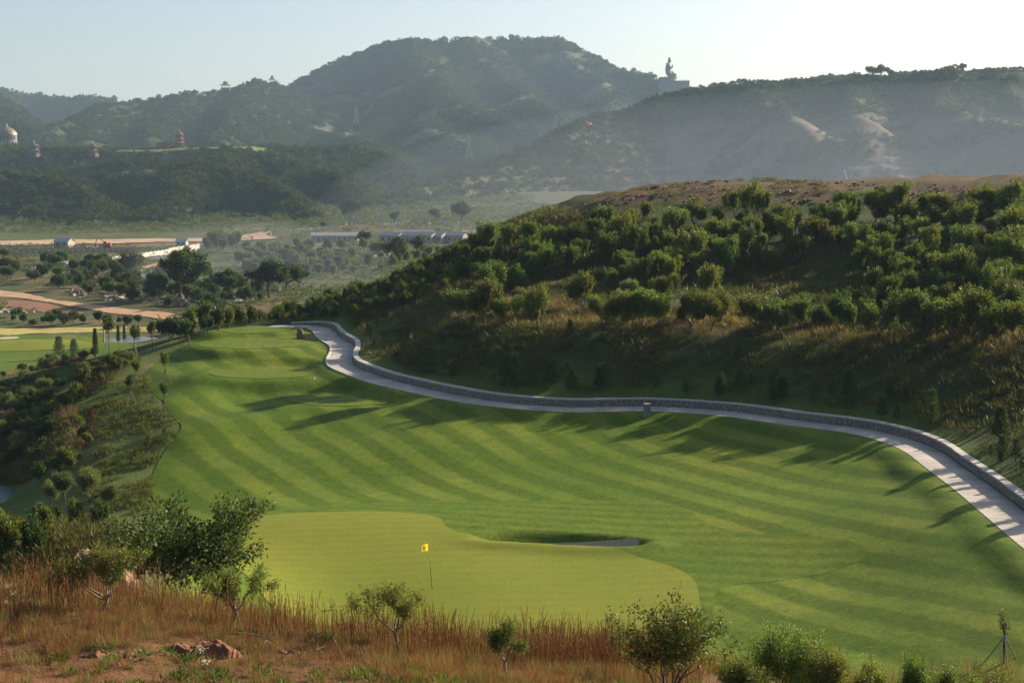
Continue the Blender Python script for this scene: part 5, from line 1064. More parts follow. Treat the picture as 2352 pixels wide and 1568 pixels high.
vb_poly = [(-30,610),(120,604),(260,608),(330,640),(420,650),(560,660),(640,690),(560,712),(480,728),(350,705),(200,680),(80,662),(-30,650)]
plant_group(sample_px(vb_poly, 90, gv, 4., 60, 900), 4, 'round bush in the rough meadow past the dirt road, {b} band, {n} from the left', lambda i: 'darkshrub', lambda i: gv.uniform(1.3, 2.6), 'bush', 'bushes of the rough meadow', 'meadow_bush')
vc_poly = [(560,572),(800,572),(1080,580),(1000,600),(900,625),(760,640),(640,620),(560,600)]
plant_group(sample_px(vc_poly, 70, gv, 5., 300, 900), 3, 'hazy bush on the valley floor below the barracks, {b} band, {n} from the left', lambda i: 'shrub', lambda i: gv.uniform(1.2, 2.4), 'bush', 'bushes below the barracks', 'meadow_bush')
plant_group(sample_px([(-30,722),(100,728),(230,738),(330,742),(330,752),(150,750),(-30,748)], 34, gv, 3., 60, 900), 2, 'low bush on the bank below the dirt road, {b} row, {n} from the left', lambda i: 'darkshrub', lambda i: gv.uniform(.8, 1.5), 'bush', 'bushes on the road bank', 'bank_bush')
plant_group(sample_px([(380,775),(440,755),(520,748),(560,752),(470,768),(400,792)], 36, gv, 1.5, 60, 400), 2, 'dark bush behind the left shoulder of the tee hill, {b} row, {n} from the left', lambda i: ('shrub', 'darkshrub')[i % 2], lambda i: gv.uniform(.9, 1.7), 'bush', 'bushes behind the tee hill', 'bank_bush')
# weeds over the valley floor
vw = [mesh_np('valley_scrub', *(lambda t: (t[0], t[1], LEAF, t[2]))(blob_clump(440 + k, 40, [(.06, .085, .022), (.09, .105, .03), (.045, .065, .02)], .5, .3)), smooth_=False) for k in range(3)]
n = 22000; D_ = gv.uniform(285, 930, n); U_ = gv.uniform(-420, 1250, n); x = (U_ - CU) / F_PX * D_; z = low(x, D_); ok = (fbm(x, D_, 18, 4, 99) + gv.uniform(-.25, .25, n) > -.06) & ~((D_ > 560) & (U_ < 560) & (D_ < 660)) & ~on_hill(x, D_)
rd = gp([(-60,667),(0,674),(68,681),(153,697),(255,712),(400,729),(500,744)])[:, :2]; dd_, _ = near_line(x, D_, catmull(rd, 3.)); ok &= dd_ > 12
scatter('valley_scrub', np.c_[x, D_, z][ok], gv.uniform(.3, .95, ok.sum()) * (1 + 1.2 * smooth(660, 760, D_[ok])), vw, 'low green scrub over the valley floor', 'scrub')
# rubble heaps in the meadow
M_RUB = [simple_mat('rubble_' + k, c, .9, .2, 2.) for k, c in (('white', (.42, .39, .36)), ('pink', (.27, .18, .14)), ('grey', (.22, .21, .20)))]
def rubble(u, v, n, ru, rv, s, lb):
    pts = hits(gv.normal(u, ru, n), gv.normal(v, rv, n), 60, 1000, 500); Vs, Fs, Ms, b = [], [], [], 0
    for p in pts:
        a = gv.uniform(0, 6.28); e = s * gv.uniform(.3, 1.2); R = np.array([[math.cos(a), -math.sin(a), 0], [math.sin(a), math.cos(a), 0], [0, 0, 1]]); c = np.array([(x_, y_, z_) for z_ in (-.5, .5) for y_ in (-.5, .5) for x_ in (-.5, .5)]) * np.array([1, .7, .5]) * e * gv.uniform(.7, 1.3, (8, 3)); Vs.append(c @ R.T + p + np.array([0, 0, e * .15])); Fs.append(np.array([(0,2,3,1),(4,5,7,6),(0,1,5,4),(2,6,7,3),(0,4,6,2),(1,3,7,5)]) + b); b += 8; Ms += [int(gv.choice(3, p=[.35, .45, .2]))] * 6
    me = mesh_np('rubble_heap', np.vstack(Vs), np.vstack(Fs), M_RUB[0], smooth_=False); me.materials.append(M_RUB[1]); me.materials.append(M_RUB[2]); me.polygons.foreach_set('material_index', np.array(Ms, np.int32)); link('rubble_heap', me, label=lb, cat='rubble', kind='stuff')
for u, v, n, ru, rv, s, lb in ((12,624,30,8,2,1.2,'pale rubble at the left valley edge'),(80,622,60,14,4,1.0,'pink rubble heap beside the round bush'),(150,608,26,8,2,1.6,'white rubble blocks above the dark trees'),(145,632,70,12,4,1.,'pale rubble heap between two bushes'),(232,634,70,12,4,1.,'pale rubble heap under the joined dark crowns'),(345,636,80,12,5,1.2,'reddish rubble behind the conical tree'),(190,672,60,16,5,.9,'small stones scattered in the meadow'),(265,682,60,16,4,.9,'pale debris in the middle of the meadow'),(400,686,110,22,7,.9,'pale gravel under the two trunked tree'),(490,698,90,30,5,.9,'reddish rubble by the smoke'),(575,612,46,14,2,1.6,'white rubble patch in the plantation'),(740,590,60,26,5,1.6,'pinkish debris below the long building'),(560,690,60,14,4,1.0,'brown rubble near the ridge foot'),(860,585,50,30,4,1.6,'pale debris below the barracks'),(30,715,60,22,3,.8,'stones under the road bank')): rubble(u, v, n, ru, rv, s, lb)

# ------------------------------------------------------------------ valley buildings
def part(name, a, b, mat, parent): return link(name, box_mesh(name, a, b, mat), parent)
def gable(name, x0, x1, y0, y1, z0, h, mat, parent, over=.25, th=.12):     # ridge along x
    ym = (y0 + y1) / 2; V = []; y0, y1, x0, x1 = y0 - over, y1 + over, x0 - over, x1 + over
    for zz in (0, th): V += [(x0, y0, z0 + zz), (x1, y0, z0 + zz), (x1, ym, z0 + h + zz), (x0, ym, z0 + h + zz), (x1, y1, z0 + zz), (x0, y1, z0 + zz)]
    F = [(6,7,8,9),(9,8,10,11),(1,0,3,2),(2,3,5,4),(0,1,7,6),(4,5,11,10),(0,6,9,3),(3,9,11,5),(1,2,8,7),(2,4,10,8)]
    return link(name, mesh_np(name, np.array(V, float), F, mat, smooth_=False), parent)
def gable_wall(name, x, y0, y1, z0, h, mat, parent, th=.12):
    ym = (y0 + y1) / 2; V = [(x, y0, z0), (x, y1, z0), (x, ym, z0 + h), (x + th, y0, z0), (x + th, y1, z0), (x + th, ym, z0 + h)]; return link(name, mesh_np(name, np.array(V, float), [(0,2,1),(3,4,5),(0,1,4,3),(1,2,5,4),(2,0,3,5)], mat, smooth_=False), parent)
M_PLAST = simple_mat('plaster', (.34, .315, .29), .9, .08, 2.); M_PROOF = simple_mat('pale_roof', (.38, .34, .33), .8, .08, 1.); M_DARKGL = simple_mat('window_glass', (.03, .035, .04), .2, 0); M_DOOR = simple_mat('door_paint', (.12, .10, .09), .7)
def barrack(u, v, L_, Wd, wh_, label, nwin, rz=0.0, roofm=None, kind='barrack'):
    p = hits([u], [v], 300, 1000, 600)[0]; r = empty(kind, tuple(p - np.array([0, 0, .2])), label, 'house', None, rz)
    part('wall', (0, 0, 0), (L_, Wd, wh_ + .2), M_PLAST, r); gable('roof', 0, L_, 0, Wd, wh_ + .22, 1.3, roofm or M_PROOF, r)
    for x in (-.005, L_ - .115): gable_wall('gable', x, .05, Wd - .05, wh_ + .15, 1.25, M_PLAST, r)
    for k in range(nwin):
        x = L_ * (k + .5) / nwin
        if k % 3 == 1 and nwin > 2: part('door', (x - .45, -.05, .1), (x + .45, -.003, 2.1), M_DOOR, r)
        else:
            w = part('window', (x - .5, -.04, 1.1), (x + .5, -.003, 2.1), M_PLAST, r); part('pane', (x - .42, -.06, 1.18), (x + .42, -.043, 2.02), M_DARKGL, w)
    part('gable_window', (-.05, Wd / 2 - .4, 1.2), (-.008, Wd / 2 + .4, 2.1), M_DARKGL, r)
    return r
barrack(714, 556, 19, 5, 2.5, 'long low white building with a row of small windows', 9, -.04, kind='long_house')
for i, (u, lb) in enumerate(((872, 'first gabled barrack house from the left'), (918, 'second gabled barrack house from the left'), (954, 'third gabled barrack house from the left'), (977, 'fourth gabled barrack house from the left'), (1026, 'fifth gabled barrack house from the left, partly behind the ridge trees'))):
    barrack(u, 557, 7.5 if i else 9.0, 5.0, 2.7, 'pale ' + lb, 3, -.55)
barrack(1060, 553, 16, 5, 2.6, 'long pale roofed barrack at the right end of the row', 5, -.03, kind='long_house')
barrack(905, 551, 16, 4, 2.6, 'long pale roofed barrack behind the gabled houses', 5, -.03, kind='long_house')
M_GREYROOF = simple_mat('grey_roof', (.35, .36, .37), .8, .1, 1.)
barrack(124, 569, 6.4, 4, 2.3, 'small farm shed with grey roof beside the earth works', 2, -.35, M_GREYROOF, 'farm_shed')
barrack(478, 566, 3.2, 3, 2.6, 'dark hut with grey roof behind the square grove', 1, .2, simple_mat('slate_roof', (.13, .16, .20)), 'hut')
barrack(404, 566, 4.0, 3, 1.6, 'low concrete shed at the edge of the earth works', 2, -.1, M_GREYROOF, 'concrete_shed')
# dark scalloped dyke wall
ga, gb = gp([(-10,584),(318,580)], 900); L_ = np.linalg.norm(gb[:2] - ga[:2]); w_ = empty('dyke_wall', tuple(ga), 'long dark grey dyke wall with scalloped top before the earth works', 'wall', rz=math.atan2(gb[1] - ga[1], gb[0] - ga[0]))
M_DYKE = simple_mat('dyke', (.075, .08, .09), .9, .2, 1.); npn = 24
for k in range(npn):
    x0, x1 = k * L_ / npn, (k + 1) * L_ / npn - .05; xs = np.linspace(x0, x1, 9); zt = 1.5 + .35 * np.sin(np.pi * (xs - x0) / (x1 - x0)); z0_ = (gb[2] - ga[2]) * k / npn - .5
    V = np.vstack([np.c_[xs, np.zeros(9), np.full(9, z0_)], np.c_[xs, np.zeros(9), z0_ + .5 + zt], np.c_[xs, np.full(9, .3), np.full(9, z0_)], np.c_[xs, np.full(9, .3), z0_ + .5 + zt]]); F = []
    for j in range(8): F += [(j, j + 1, 10 + j, 9 + j), (18 + j + 1, 18 + j, 27 + j, 28 + j), (9 + j, 10 + j, 28 + j, 27 + j)]
    pn_ = link('panel', mesh_np('panel', V, F, M_DYKE, smooth_=False), w_); part('weep_hole', (x0 + .9, -.03, z0_ + 1.4), (x0 + 1.25, -.004, z0_ + 1.62), M_RUB[0], pn_)
# white wall beside the asphalt road
wa = gp([(258,597),(300,593),(345,588),(400,582),(463,576)], 900); WL = catmull(wa, 2.0); wr = empty('white_wall', tuple(wa[0]), 'pale stepped white wall along the asphalt road in the valley', 'wall'); hpx = np.interp(np.linspace(0, 1, len(WL)), [0, .6, .65, 1], [.9, 1.5, 2.0, 2.6])
M_WW = simple_mat('white_wall', (.42, .39, .35), .9, .12, 1.)
for k in range(len(WL) - 1):
    d = unit(WL[k + 1] - WL[k]); nn = np.array([-d[1], d[0], 0]); a, b = WL[k] - wa[0], WL[k] + (WL[k + 1] - WL[k]) * .97 - wa[0]; up_ = np.array([0, 0, hpx[k] + (k % 2) * .12]); dn = np.array([0, 0, -.4])
    V = [a + dn, b + dn, b + up_, a + up_, a + dn + nn * .3, b + dn + nn * .3, b + up_ + nn * .3, a + up_ + nn * .3]; link('wall_panel', mesh_np('wall_panel', np.array(V), [(0,1,2,3),(5,4,7,6),(3,2,6,7),(1,5,6,2),(4,0,3,7)], M_WW, smooth_=False), wr)
# excavators
M_RED = simple_mat('machine_red', (.45, .07, .04), .5, .08, 2.); M_BLK = simple_mat('track_rubber', (.03, .03, .03), .9); M_GLS = simple_mat('cab_glass', (.3, .35, .38), .2, .05)
def excavator(p, s, rz, label):
    r = empty('excavator', tuple(p), label, 'excavator', None, rz, s)
    for y in (-1.1, .6):
        xs = np.array([(math.cos(t) * 1.9, math.sin(t) * .42 + .42) for t in np.linspace(0, 2 * math.pi, 16, endpoint=False)]); xs[:, 0] = np.sign(xs[:, 0]) * np.minimum(np.abs(xs[:, 0]) * 1.15, 1.9); V = np.vstack([np.c_[xs[:, 0], np.full(16, y), xs[:, 1]], np.c_[xs[:, 0], np.full(16, y + .55), xs[:, 1]]]); F = [(i, (i + 1) % 16, 16 + (i + 1) % 16, 16 + i) for i in range(16)] + [tuple(range(16))[::-1], tuple(range(16, 32))]; link('track', mesh_np('track', V, F, M_BLK, smooth_=False), r)
    part('turntable', (-.7, -.7, .8), (.7, .7, 1.0), M_BLK, r); b = part('body', (-1.9, -1.15, 1.0), (1.1, 1.15, 1.9), M_RED, r); part('engine_cover', (-1.9, -1.1, 1.9), (-.4, .2, 2.2), M_RED, b); c = part('cab', (-.2, .1, 1.9), (1.1, 1.1, 2.9), M_RED, r); part('cab_window', (1.1, .2, 2.0), (1.13, 1.0, 2.8), M_GLS, c); part('cab_window', (-.1, .05, 2.0), (1.0, .09, 2.8), M_GLS, c)
    V, F = tubes([(np.array([.8, -.3, 1.6]), np.array([2.2, -.3, 3.9]), .26, .24), (np.array([2.2, -.3, 3.9]), np.array([4.2, -.3, 4.1]), .24, .18)], 4); link('boom', mesh_np('boom', V, F, M_RED, smooth_=False), r)
    V, F = tubes([(np.array([4.1, -.3, 4.2]), np.array([4.9, -.3, 1.6]), .2, .14)], 4); link('arm', mesh_np('arm', V, F, M_RED, smooth_=False), r)
    V = np.array([(4.6, -.8, 1.6), (5.3, -.8, 1.3), (5.0, -.8, .6), (4.3, -.8, .8), (4.6, .2, 1.6), (5.3, .2, 1.3), (5.0, .2, .6), (4.3, .2, .8)]); link('bucket', mesh_np('bucket', V, [(0,1,2,3),(7,6,5,4),(0,4,5,1),(1,5,6,2),(2,6,7,3),(3,7,4,0)], M_BLK, smooth_=False), r)
excavator(hits([245], [569], 300, 1000, 600)[0], .85, math.pi + .1, 'red excavator with raised boom on the earth works')
# white van
p = hits([1042], [540], 300, 1000, 600)[0]; vn = empty('van', tuple(p), 'small white van on the terrace road above the barracks', 'van', rz=.1); M_VAN = simple_mat('van_white', (.75, .75, .74), .4, .03)
V = np.array([(0,0,.35),(2.9,0,.35),(2.9,0,1.0),(2.2,0,1.15),(1.7,0,1.9),(0,0,1.9)]); V = np.vstack([V, V + np.array([0, 1.6, 0])]); link('body', mesh_np('body', V, [tuple(range(6)), tuple(range(11, 5, -1))] + [(i, 6 + i, 6 + (i + 1) % 6, (i + 1) % 6) for i in range(6)], M_VAN, smooth_=False), vn)
part('side_window', (.3, -.02, 1.25), (1.6, -.003, 1.75), M_DARKGL, vn)
for x in (.55, 2.3):
    for y in (-.03, 1.43): V, F = bar((x, y, .32), (x, y + .2, .32), .32, sides=12); link('wheel', mesh_np('wheel', V, F, M_BLK), vn)
# flags on the terrace
FCOL = {'red': (.75, .07, .05), 'green': (.10, .55, .22), 'blue': (.10, .28, .75), 'pale green': (.45, .80, .55), 'orange': (.8, .25, .06)}; FM = {k: simple_mat('flag_' + k.replace(' ', '_'), c, .8, .05) for k, c in FCOL.items()}
seq = ['red', 'pale green', 'pale green', 'red', 'pale green', 'green', 'red', 'blue', 'red', 'pale green', 'blue', 'red', 'blue', 'pale green', 'blue', 'orange', 'green', 'red', 'red', 'blue', 'pale green', 'red', 'red', 'blue', 'blue', 'pale green', 'red', 'red', 'blue', 'green', 'red', 'blue']
FU = [(577,557),(620,549),(664,541),(675,539),(710,537),(725,534.5),(738,532.5),(757,530.5),(776,527),(793,525.5),(812,525),(857,524.5),(877,524.5),(882,524.5),(914,524.5),(921,524.5),(927,524),(945,524),(957,523.5),(965,523.5),(984,523.5),(997,523),(1004,523),(1021,523),(1027,522.5),(1051,522.5),(1070,522.5),(1089,522.5),(1100,522),(1110,522),(1122,522),(1135,522)]
fpp = hits([f[0] for f in FU], [f[1] for f in FU], 300, 1000, 600); pole_me = mesh_np('pole', *bar((0, 0, -.3), (0, 0, 2.6), .05, .03), M_POLE); cnt_ = {}
def flag_cloth():
    g = np.array([[(.05 + a * .75, .12 * math.sin(a * 6 + b), 1.5 + b * 1.05) for a in np.linspace(0, 1, 6)] for b in np.linspace(0, 1, 4)]); return g.reshape(-1, 3), grid_faces(4, 6)
cm = {k: mesh_np('cloth', *flag_cloth(), m) for k, m in FM.items()}
for i, (p, c) in enumerate(zip(fpp, seq)):
    cnt_[c] = cnt_.get(c, 0) + 1; r = empty('festival_flag', tuple(p), 'small %s terrace flag, %s %s one from the left' % (c, ordn[cnt_[c] - 1], c), 'flag', 'flags along the terrace', rz=.3 + .2 * math.sin(i * 2.3)); link('pole', pole_me, r); link('cloth', cm[c], r)

# ------------------------------------------------------------------ temples, pavilions, statue, pylons
M_TILE = simple_mat('orange_tile', (.15, .062, .035), .8, .15, .5); M_DTILE = simple_mat('dark_tile', (.05, .05, .05), .8, .15, .5); M_COLM = simple_mat('red_column', (.28, .06, .04), .7); M_TWALL = simple_mat('temple_wall', (.12, .095, .08), .8, .1, .3); M_GOLDF = simple_mat('gold', (.75, .55, .2), .3, .05, 1., metal=.6)
def ring_roof(name, z, r0, r1, h, mat, parent, n=8, flare=.35):
    t = np.arange(n) / n * 2 * math.pi + math.pi / n; lv = [(r0, 0), (r0 * .72 + r1 * .28, h * .28), (r0 * .4 + r1 * .6, h * .6), (r1, h)]; V = []
    for k, (rr, zz) in enumerate(lv):
        for j in range(n): V.append((math.cos(t[j]) * rr, math.sin(t[j]) * rr, z + zz + (flare if k == 0 else 0) * .6)); a = (t[j] + math.pi / n); V.append((math.cos(a) * rr * math.cos(math.pi / n), math.sin(a) * rr * math.cos(math.pi / n), z + zz))
    m = 2 * n; F = [(k * m + j, k * m + (j + 1) % m, (k + 1) * m + (j + 1) % m, (k + 1) * m + j) for k in range(3) for j in range(m)]; F += [tuple(range(m))[::-1], tuple(range(3 * m, 4 * m))]
    return link(name, mesh_np(name, np.array(V), F, mat, smooth_=False), parent)
def drum(name, z0, z1, r, mat, parent, n=8):
    t = np.arange(n) / n * 2 * math.pi + math.pi / n; V = np.vstack([np.c_[np.cos(t) * r, np.sin(t) * r, np.full(n, z)] for z in (z0, z1)]); F = [(j, (j + 1) % n, n + (j + 1) % n, n + j) for j in range(n)] + [tuple(range(n))[::-1], tuple(range(n, 2 * n))]; return link(name, mesh_np(name, V, F, mat, smooth_=False), parent)
def column_ring(z0, z1, r, n, parent, rad=.22):
    for j in range(n): a = j / n * 2 * math.pi + math.pi / n; V, F = bar((math.cos(a) * r, math.sin(a) * r, z0), (math.cos(a) * r, math.sin(a) * r, z1), rad, sides=6); link('column', mesh_np('column', V, F, M_COLM), parent)
def pagoda(u, v, D, hill_, tiers, R0, label, mat, H1=3.4, scale=1.0, zz=None, name='pagoda'):
    x = (u - CU) / F_PX * D; z = float(far_z(hill_, x, D)) if zz is None else zz; r = empty(name, (x, D, z), label, 'pagoda', None, .2, scale); drum('plinth', -2.0, .6, R0 * 1.05, M_TWALL, r); zc = .6; R_ = R0
    for k in range(tiers):
        drum('tier_wall', zc, zc + H1, R_ * .66, M_TWALL, r); column_ring(zc, zc + H1, R_ * .84, 8, r); last = k == tiers - 1; ring_roof('roof', zc + H1, R_ * 1.22, .3 if last else R_ * .6, 3.2 if last else 1.3, mat, r); zc += H1 + (1.35 if not last else 3.2); R_ *= .86
    V, F = tubes([(np.array([0, 0, zc - .2]), np.array([0, 0, zc + 1.6]), .28, .05)], 6); link('finial', mesh_np('finial', V, F, M_GOLDF), r); return r
def zpx(v, D): return ZC + (VH - v) / F_PX * D
pagoda(420, 337, 1255, 'temple_hill', 3, 4.6, 'orange roofed three tier pagoda above the far lawn', M_TILE, 2.3, zz=zpx(338, 1255))
pagoda(88, 354, 1190, 'temple_hill', 2, 5.2, 'dark two tier temple pavilion left on the plateau', M_DTILE, 2.4, zz=zpx(356, 1190))
pagoda(222, 354, 1190, 'temple_hill', 2, 4.6, 'dark two tier temple pavilion in the middle of the plateau', M_DTILE, 2.2, zz=zpx(356, 1190))
for u, v, D, R_, lb in ((527, 206, 2100, 7.0, 'hexagonal ridge pavilion on the left skyline'), (633, 193, 2200, 4.6, 'smaller ridge pavilion next to the central mountain')):
    x = (u - CU) / F_PX * D; r = empty('pavilion', (x, D, zpx(v, D) - .5), lb, 'pavilion'); drum('plinth', -6, .4, R_, M_TWALL, r, 6); column_ring(.4, 4.2, R_ * .8, 6, r, .35); ring_roof('roof', 4.2, R_ * 1.35, R_ * .45, 2.0, M_DTILE, r, 6); drum('upper_wall', 6.2, 7.4, R_ * .42, M_COLM, r, 6); ring_roof('upper_roof', 7.4, R_ * .75, .2, 3.0, M_DTILE, r, 6)
    V, F = tubes([(np.array([0, 0, 10.2]), np.array([0, 0, 12.]), .25, .06)], 6); link('finial', mesh_np('finial', V, F, M_GOLDF), r)
r = empty('temple_hall', ((384 - CU) / F_PX * 1250, 1250, zpx(337, 1250)), 'low orange roofed temple hall left of the pagoda', 'temple', None, .05); part('wall', (-6, -3, -1.5), (6, 3, 2.2), M_COLM, r); gable('roof', -6, 6, -3, 3, 2.25, 2.0, M_TILE, r, .8)
r = empty('domed_hall', ((27 - CU) / F_PX * 1320, 1320, zpx(322, 1320)), 'pale gold domed hall on the wooded hill at the far left', 'domed hall'); drum('drum_wall', -4, 4.0, 9.0, simple_mat('hall_wall', (.13, .13, .13)), r, 16)
prof = [(9.6, 4.0), (9.4, 5.0), (8.4, 7.2), (6.3, 9.3), (3.4, 10.8), (1.2, 11.5), (.8, 13.2), (.1, 15.2)]; n = 24; t = np.arange(n) / n * 2 * math.pi; V = np.vstack([np.c_[np.cos(t) * a, np.sin(t) * a, np.full(n, b)] for a, b in prof]); F = [(k * n + j, k * n + (j + 1) % n, (k + 1) * n + (j + 1) % n, (k + 1) * n + j) for k in range(len(prof) - 1) for j in range(n)]; link('dome', mesh_np('dome', V, F, simple_mat('dome_gold', (.15, .115, .08), .5, .06, .3)), r)
for j in range(7): a = -2.6 + j * .36; x, y = math.cos(a) * 9.02, math.sin(a) * 9.02; V, F = bar((x, y, .2), (x, y, 2.6), .5, sides=6); link('arch_window', mesh_np('arch_window', V, F, M_DARKGL), r)
# giant seated statue facing right, on a lotus base and terraces
D = 2380; sx0 = (1529 - CU) / F_PX * D; K = D / F_PX; zb = zpx(183, D); M_BRONZE = simple_mat('statue_bronze', (.16, .15, .13), .55, .1, .1)
st = empty('seated_statue', (sx0, D, zb), 'giant seated bronze statue in side view on the mountain shoulder', 'statue')
me = bpy.data.meshes.new('figure'); J = {'hip': (0, 0, 4.5, 6.0), 'belly': (-.3, 0, 9, 6.2), 'chest': (0, 0, 17, 6.6), 'shou': (.3, 0, 21.2, 5.0), 'neck': (1.8, 0, 24.2, 2.3), 'headl': (2.2, 0, 27, 3.5), 'headu': (2.2, 0, 30, 3.3), 'knot': (1.9, 0, 33.2, 1.2)}
vs = []; ed = []; ra = []
def jv(x, y, z, r_): vs.append((x, y, z)); ra.append(r_); return len(vs) - 1
ids = {k: jv(*v) for k, v in J.items()}; ch = ['hip', 'belly', 'chest', 'shou', 'neck', 'headl', 'headu', 'knot']; ed += [(ids[a], ids[b]) for a, b in zip(ch, ch[1:])]
for sy in (-1, 1):
    a = jv(6, sy * 8, 3.6, 4.0); b = jv(12.5, sy * 7.0, 3.8, 3.2); c = jv(11, sy * -1.5, 2.8, 2.2); ed += [(ids['hip'], a), (a, b), (b, c)]
    s_ = jv(.3, sy * 7.0, 20.2, 3.2); e = jv(2.0, sy * 9.2, 13.0, 2.5); ed += [(ids['shou'], s_), (s_, e)]
    if sy < 0: h1 = jv(6.2, -8, 16.5, 1.8); h2 = jv(6.6, -7, 20.5, 1.2); ed += [(e, h1), (h1, h2)]
    else: h1 = jv(8.0, 8, 9.5, 1.9); h2 = jv(10.5, 7.5, 7.6, 1.3); ed += [(e, h1), (h1, h2)]
me.from_pydata(vs, ed, []); fo = link('figure', me, st); sk = fo.modifiers.new('skin', 'SKIN')
for i, rr in enumerate(ra): me.skin_vertices[0].data[i].radius = (rr * .86, rr * .86)
me.skin_vertices[0].data[0].use_root = True; fo.modifiers.new('sub', 'SUBSURF').levels = 2; fo.modifiers['sub'].render_levels = 2; me.materials.append(M_BRONZE)
ring = lambda nm, z0, z1, r0, m: drum(nm, z0, z1, r0, m, st, 20)
ring('lotus_base', -3.4, -.2, 15.0, M_BRONZE); ring('lotus_foot', -6.5, -3.38, 12.5, M_BRONZE)
t = np.arange(16)
for j in range(16): a = j / 16 * 2 * math.pi; V = np.array([(0, -2.6, -3.0), (0, 2.6, -3.0), (1.6, 2.0, -.6), (2.2, 0, .8), (1.6, -2.0, -.6), (.6, 0, -2.0)]); R = np.array([[math.cos(a), -math.sin(a), 0], [math.sin(a), math.cos(a), 0], [0, 0, 1]]); link('petal', mesh_np('petal', (V + np.array([14.2, 0, 0])) @ R.T, [(0,1,5),(1,2,5),(2,3,5),(3,4,5),(4,0,5)], M_BRONZE, smooth_=False), st)
M_TERR = simple_mat('terrace_stone', (.17, .165, .16), .85, .08, .2); te = empty('statue_terrace', (sx0, D, zb), 'stepped stone terrace with railings below the giant statue', 'terrace')
part('upper_terrace', (-14, -22, -20), (33, 22, -6.6), M_TERR, te); part('lower_terrace', (-14, -24, -34), (56, 24, -20.1), M_TERR, te)
for x in np.arange(17, 33, 2.6): part('rail_post', (x, -22, -6.58), (x + .7, -21.3, -5.0), M_TERR, te)
for x in np.arange(34, 56, 3.): part('rail_post', (x, -24, -20.05), (x + .7, -23.3, -18.5), M_TERR, te)
# pylons
M_STEEL = simple_mat('galvanised_steel', (.16, .17, .18), .6, .05, 1.)
def pylon(u, vb_, vt, D, label):
    h = (vb_ - vt) / F_PX * D; x = (u - CU) / F_PX * D; r = empty('pylon', (x, D, zpx(vb_, D)), label, 'pylon'); w0, w1 = h * .14, h * .018; rr = h * .0042
    lv = np.linspace(0, 1, 8); cn = [[np.array([sx_ * (w0 + (w1 - w0) * f ** .7), sy * (w0 + (w1 - w0) * f ** .7), f * h]) for sx_, sy in ((-1, -1), (1, -1), (1, 1), (-1, 1))] for f in lv]
    for j in range(4): V, F = tubes([(cn[k][j], cn[k + 1][j], rr, rr) for k in range(7)], 4); link('leg', mesh_np('leg', V, F, M_STEEL), r)
    sg = []
    for k in range(7):
        for j in range(4): sg += [(cn[k][j], cn[k + 1][(j + 1) % 4], rr * .6, rr * .6), (cn[k][(j + 1) % 4], cn[k + 1][j], rr * .6, rr * .6)]
    V, F = tubes(sg, 3); link('lattice', mesh_np('lattice', V, F, M_STEEL), r)
    for f in (.72, .86): V, F = tubes([(np.array([-h * .13, 0, h * f]), np.array([h * .13, 0, h * f]), rr, rr)], 4); link('cross_arm', mesh_np('cross_arm', V, F, M_STEEL), r)
pylon(1078, 362, 310, 1290, 'tall lattice pylon in front of the dark central mountain'); pylon(1274, 320, 268, 1480, 'lattice pylon right of the valley between the hills'); pylon(822, 287, 245, 1740, 'faint lattice pylon on the left mountain side')
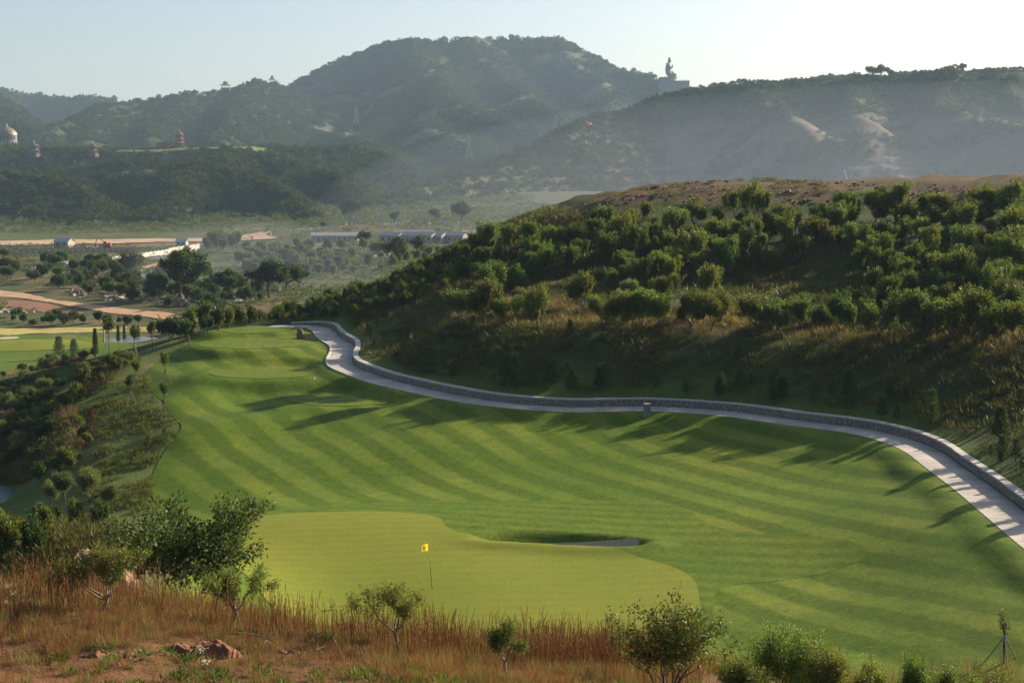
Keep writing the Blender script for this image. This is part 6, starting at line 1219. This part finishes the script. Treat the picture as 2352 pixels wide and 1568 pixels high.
# hillside machines, trees on the skyline, frames on the earth slope
excavator(((1348 - CU) / F_PX * 1215, 1215, float(far_z('quarry_hill', (1348 - CU) / F_PX * 1215, 1215))), 1.5, 2.6, 'red excavator on the crest of the tan earth slope')
def far_at(u, D, hn_): x = (u - CU) / F_PX * D; return np.array([x, D, float(far_z(hn_, x, D))])
for i, (u, D, s, lb) in enumerate(((1990, 1335, 1.5, 'left of the two lone trees on the right skyline'), (2012, 1335, 1.75, 'taller lone tree on the right skyline'), (2034, 1335, 1.1, 'small lone tree right of the pair on the skyline'), (2195, 1335, 1.0, 'tiny tree near the right end of the skyline'))): plant('valley', i, far_at(u, D, 'quarry_hill'), s, i, lb, 'tree', 'lone trees on the right skyline')
for i, (u, D) in enumerate(((1943, 1080), (1959, 960), (1840, 890), (1721, 820), (1929, 830), (2287, 850))):  # V shaped frames of unknown purpose
    p = far_at(u, D, 'quarry_hill'); r = empty('v_shaped_frame', tuple(p), 'pale V shaped frame on the hazy earth slope, %s from the left' % ('fifth', 'sixth', 'second', 'first', 'third', 'last')[i] if 0 else 'pale V shaped frame on the hazy earth slope, %s' % ('highest of all', 'second highest', 'in the middle', 'leftmost', 'lowest in the middle', 'rightmost')[i], 'frame', 'V shaped frames on the earth slope')
    for sx_ in (-1, 1): V, F = tubes([(np.array([sx_ * .6, 0, -.5]), np.array([sx_ * 3.2, 0, 8.]), .35, .35)], 4); link('strut', mesh_np('strut', V, F, M_STEEL), r)
    V, F = tubes([(np.array([-2.4, 0, 5.6]), np.array([2.4, 0, 5.6]), .2, .2)], 4); link('tie_bar', mesh_np('tie_bar', V, F, M_STEEL), r)
# boulders on the earth bank crest
rb_ = np.random.default_rng(81); bu = np.r_[rb_.uniform(1410, 2350, 24), rb_.uniform(1120, 1400, 6)]; bv = np.interp(bu, [1120, 1250, 1400, 1440, 1779, 2352], [545, 515, 462, 452, 440, 424]) + rb_.uniform(1, 2, 30) + rb_.uniform(0, 1, 30) * np.where(bu > 1700, 40, 14)
bpn = hits(bu, bv, 100, 260, 400); rk = ranks(bpn, 1)
for i, p in enumerate(bpn):
    s = rb_.uniform(.2, .5); link('rock', rock_mesh(int(rb_.integers(6)), s * 1.4, s, s * .8, M_ROCK if i % 3 else M_STONE[1], sub=2), None, tuple(p), 'pale rock on the bare earth bank of the ridge, %s from the left' % nth(rk[i][1]), 'rock', 'rocks on the earth bank', None, rb_.uniform(0, 6))
# drifting smoke low over the far valley
def smoke(name, c, rad, dens, label, col=(.52, .62, .74, 1)):
    m = bpy.data.materials.new(name); m.use_nodes = True; n = m.node_tree.nodes; n.clear(); v_ = n.new('ShaderNodeVolumePrincipled'); o_ = n.new('ShaderNodeOutputMaterial'); m.node_tree.links.new(v_.outputs[0], o_.inputs['Volume']); v_.inputs['Color'].default_value = col; v_.inputs['Density'].default_value = dens
    bm = bmesh.new(); bmesh.ops.create_icosphere(bm, subdivisions=4, radius=1); V = np.array([q.co[:] for q in bm.verts]); F = np.array([[q.index for q in f.verts] for f in bm.faces]); bm.free(); link(name, mesh_np(name, V * np.array(rad) + np.array(c), F, m), kind='stuff', label=label, cat='smoke')
smoke('smoke', (200, 640, 10), (290, 210, 60), .00055, 'blue grey smoke lying low over the right valley')
smoke('smoke', (-62, 350, 7), (34, 24, 12), .0026, 'thin smoke drifting over the trees in the valley')
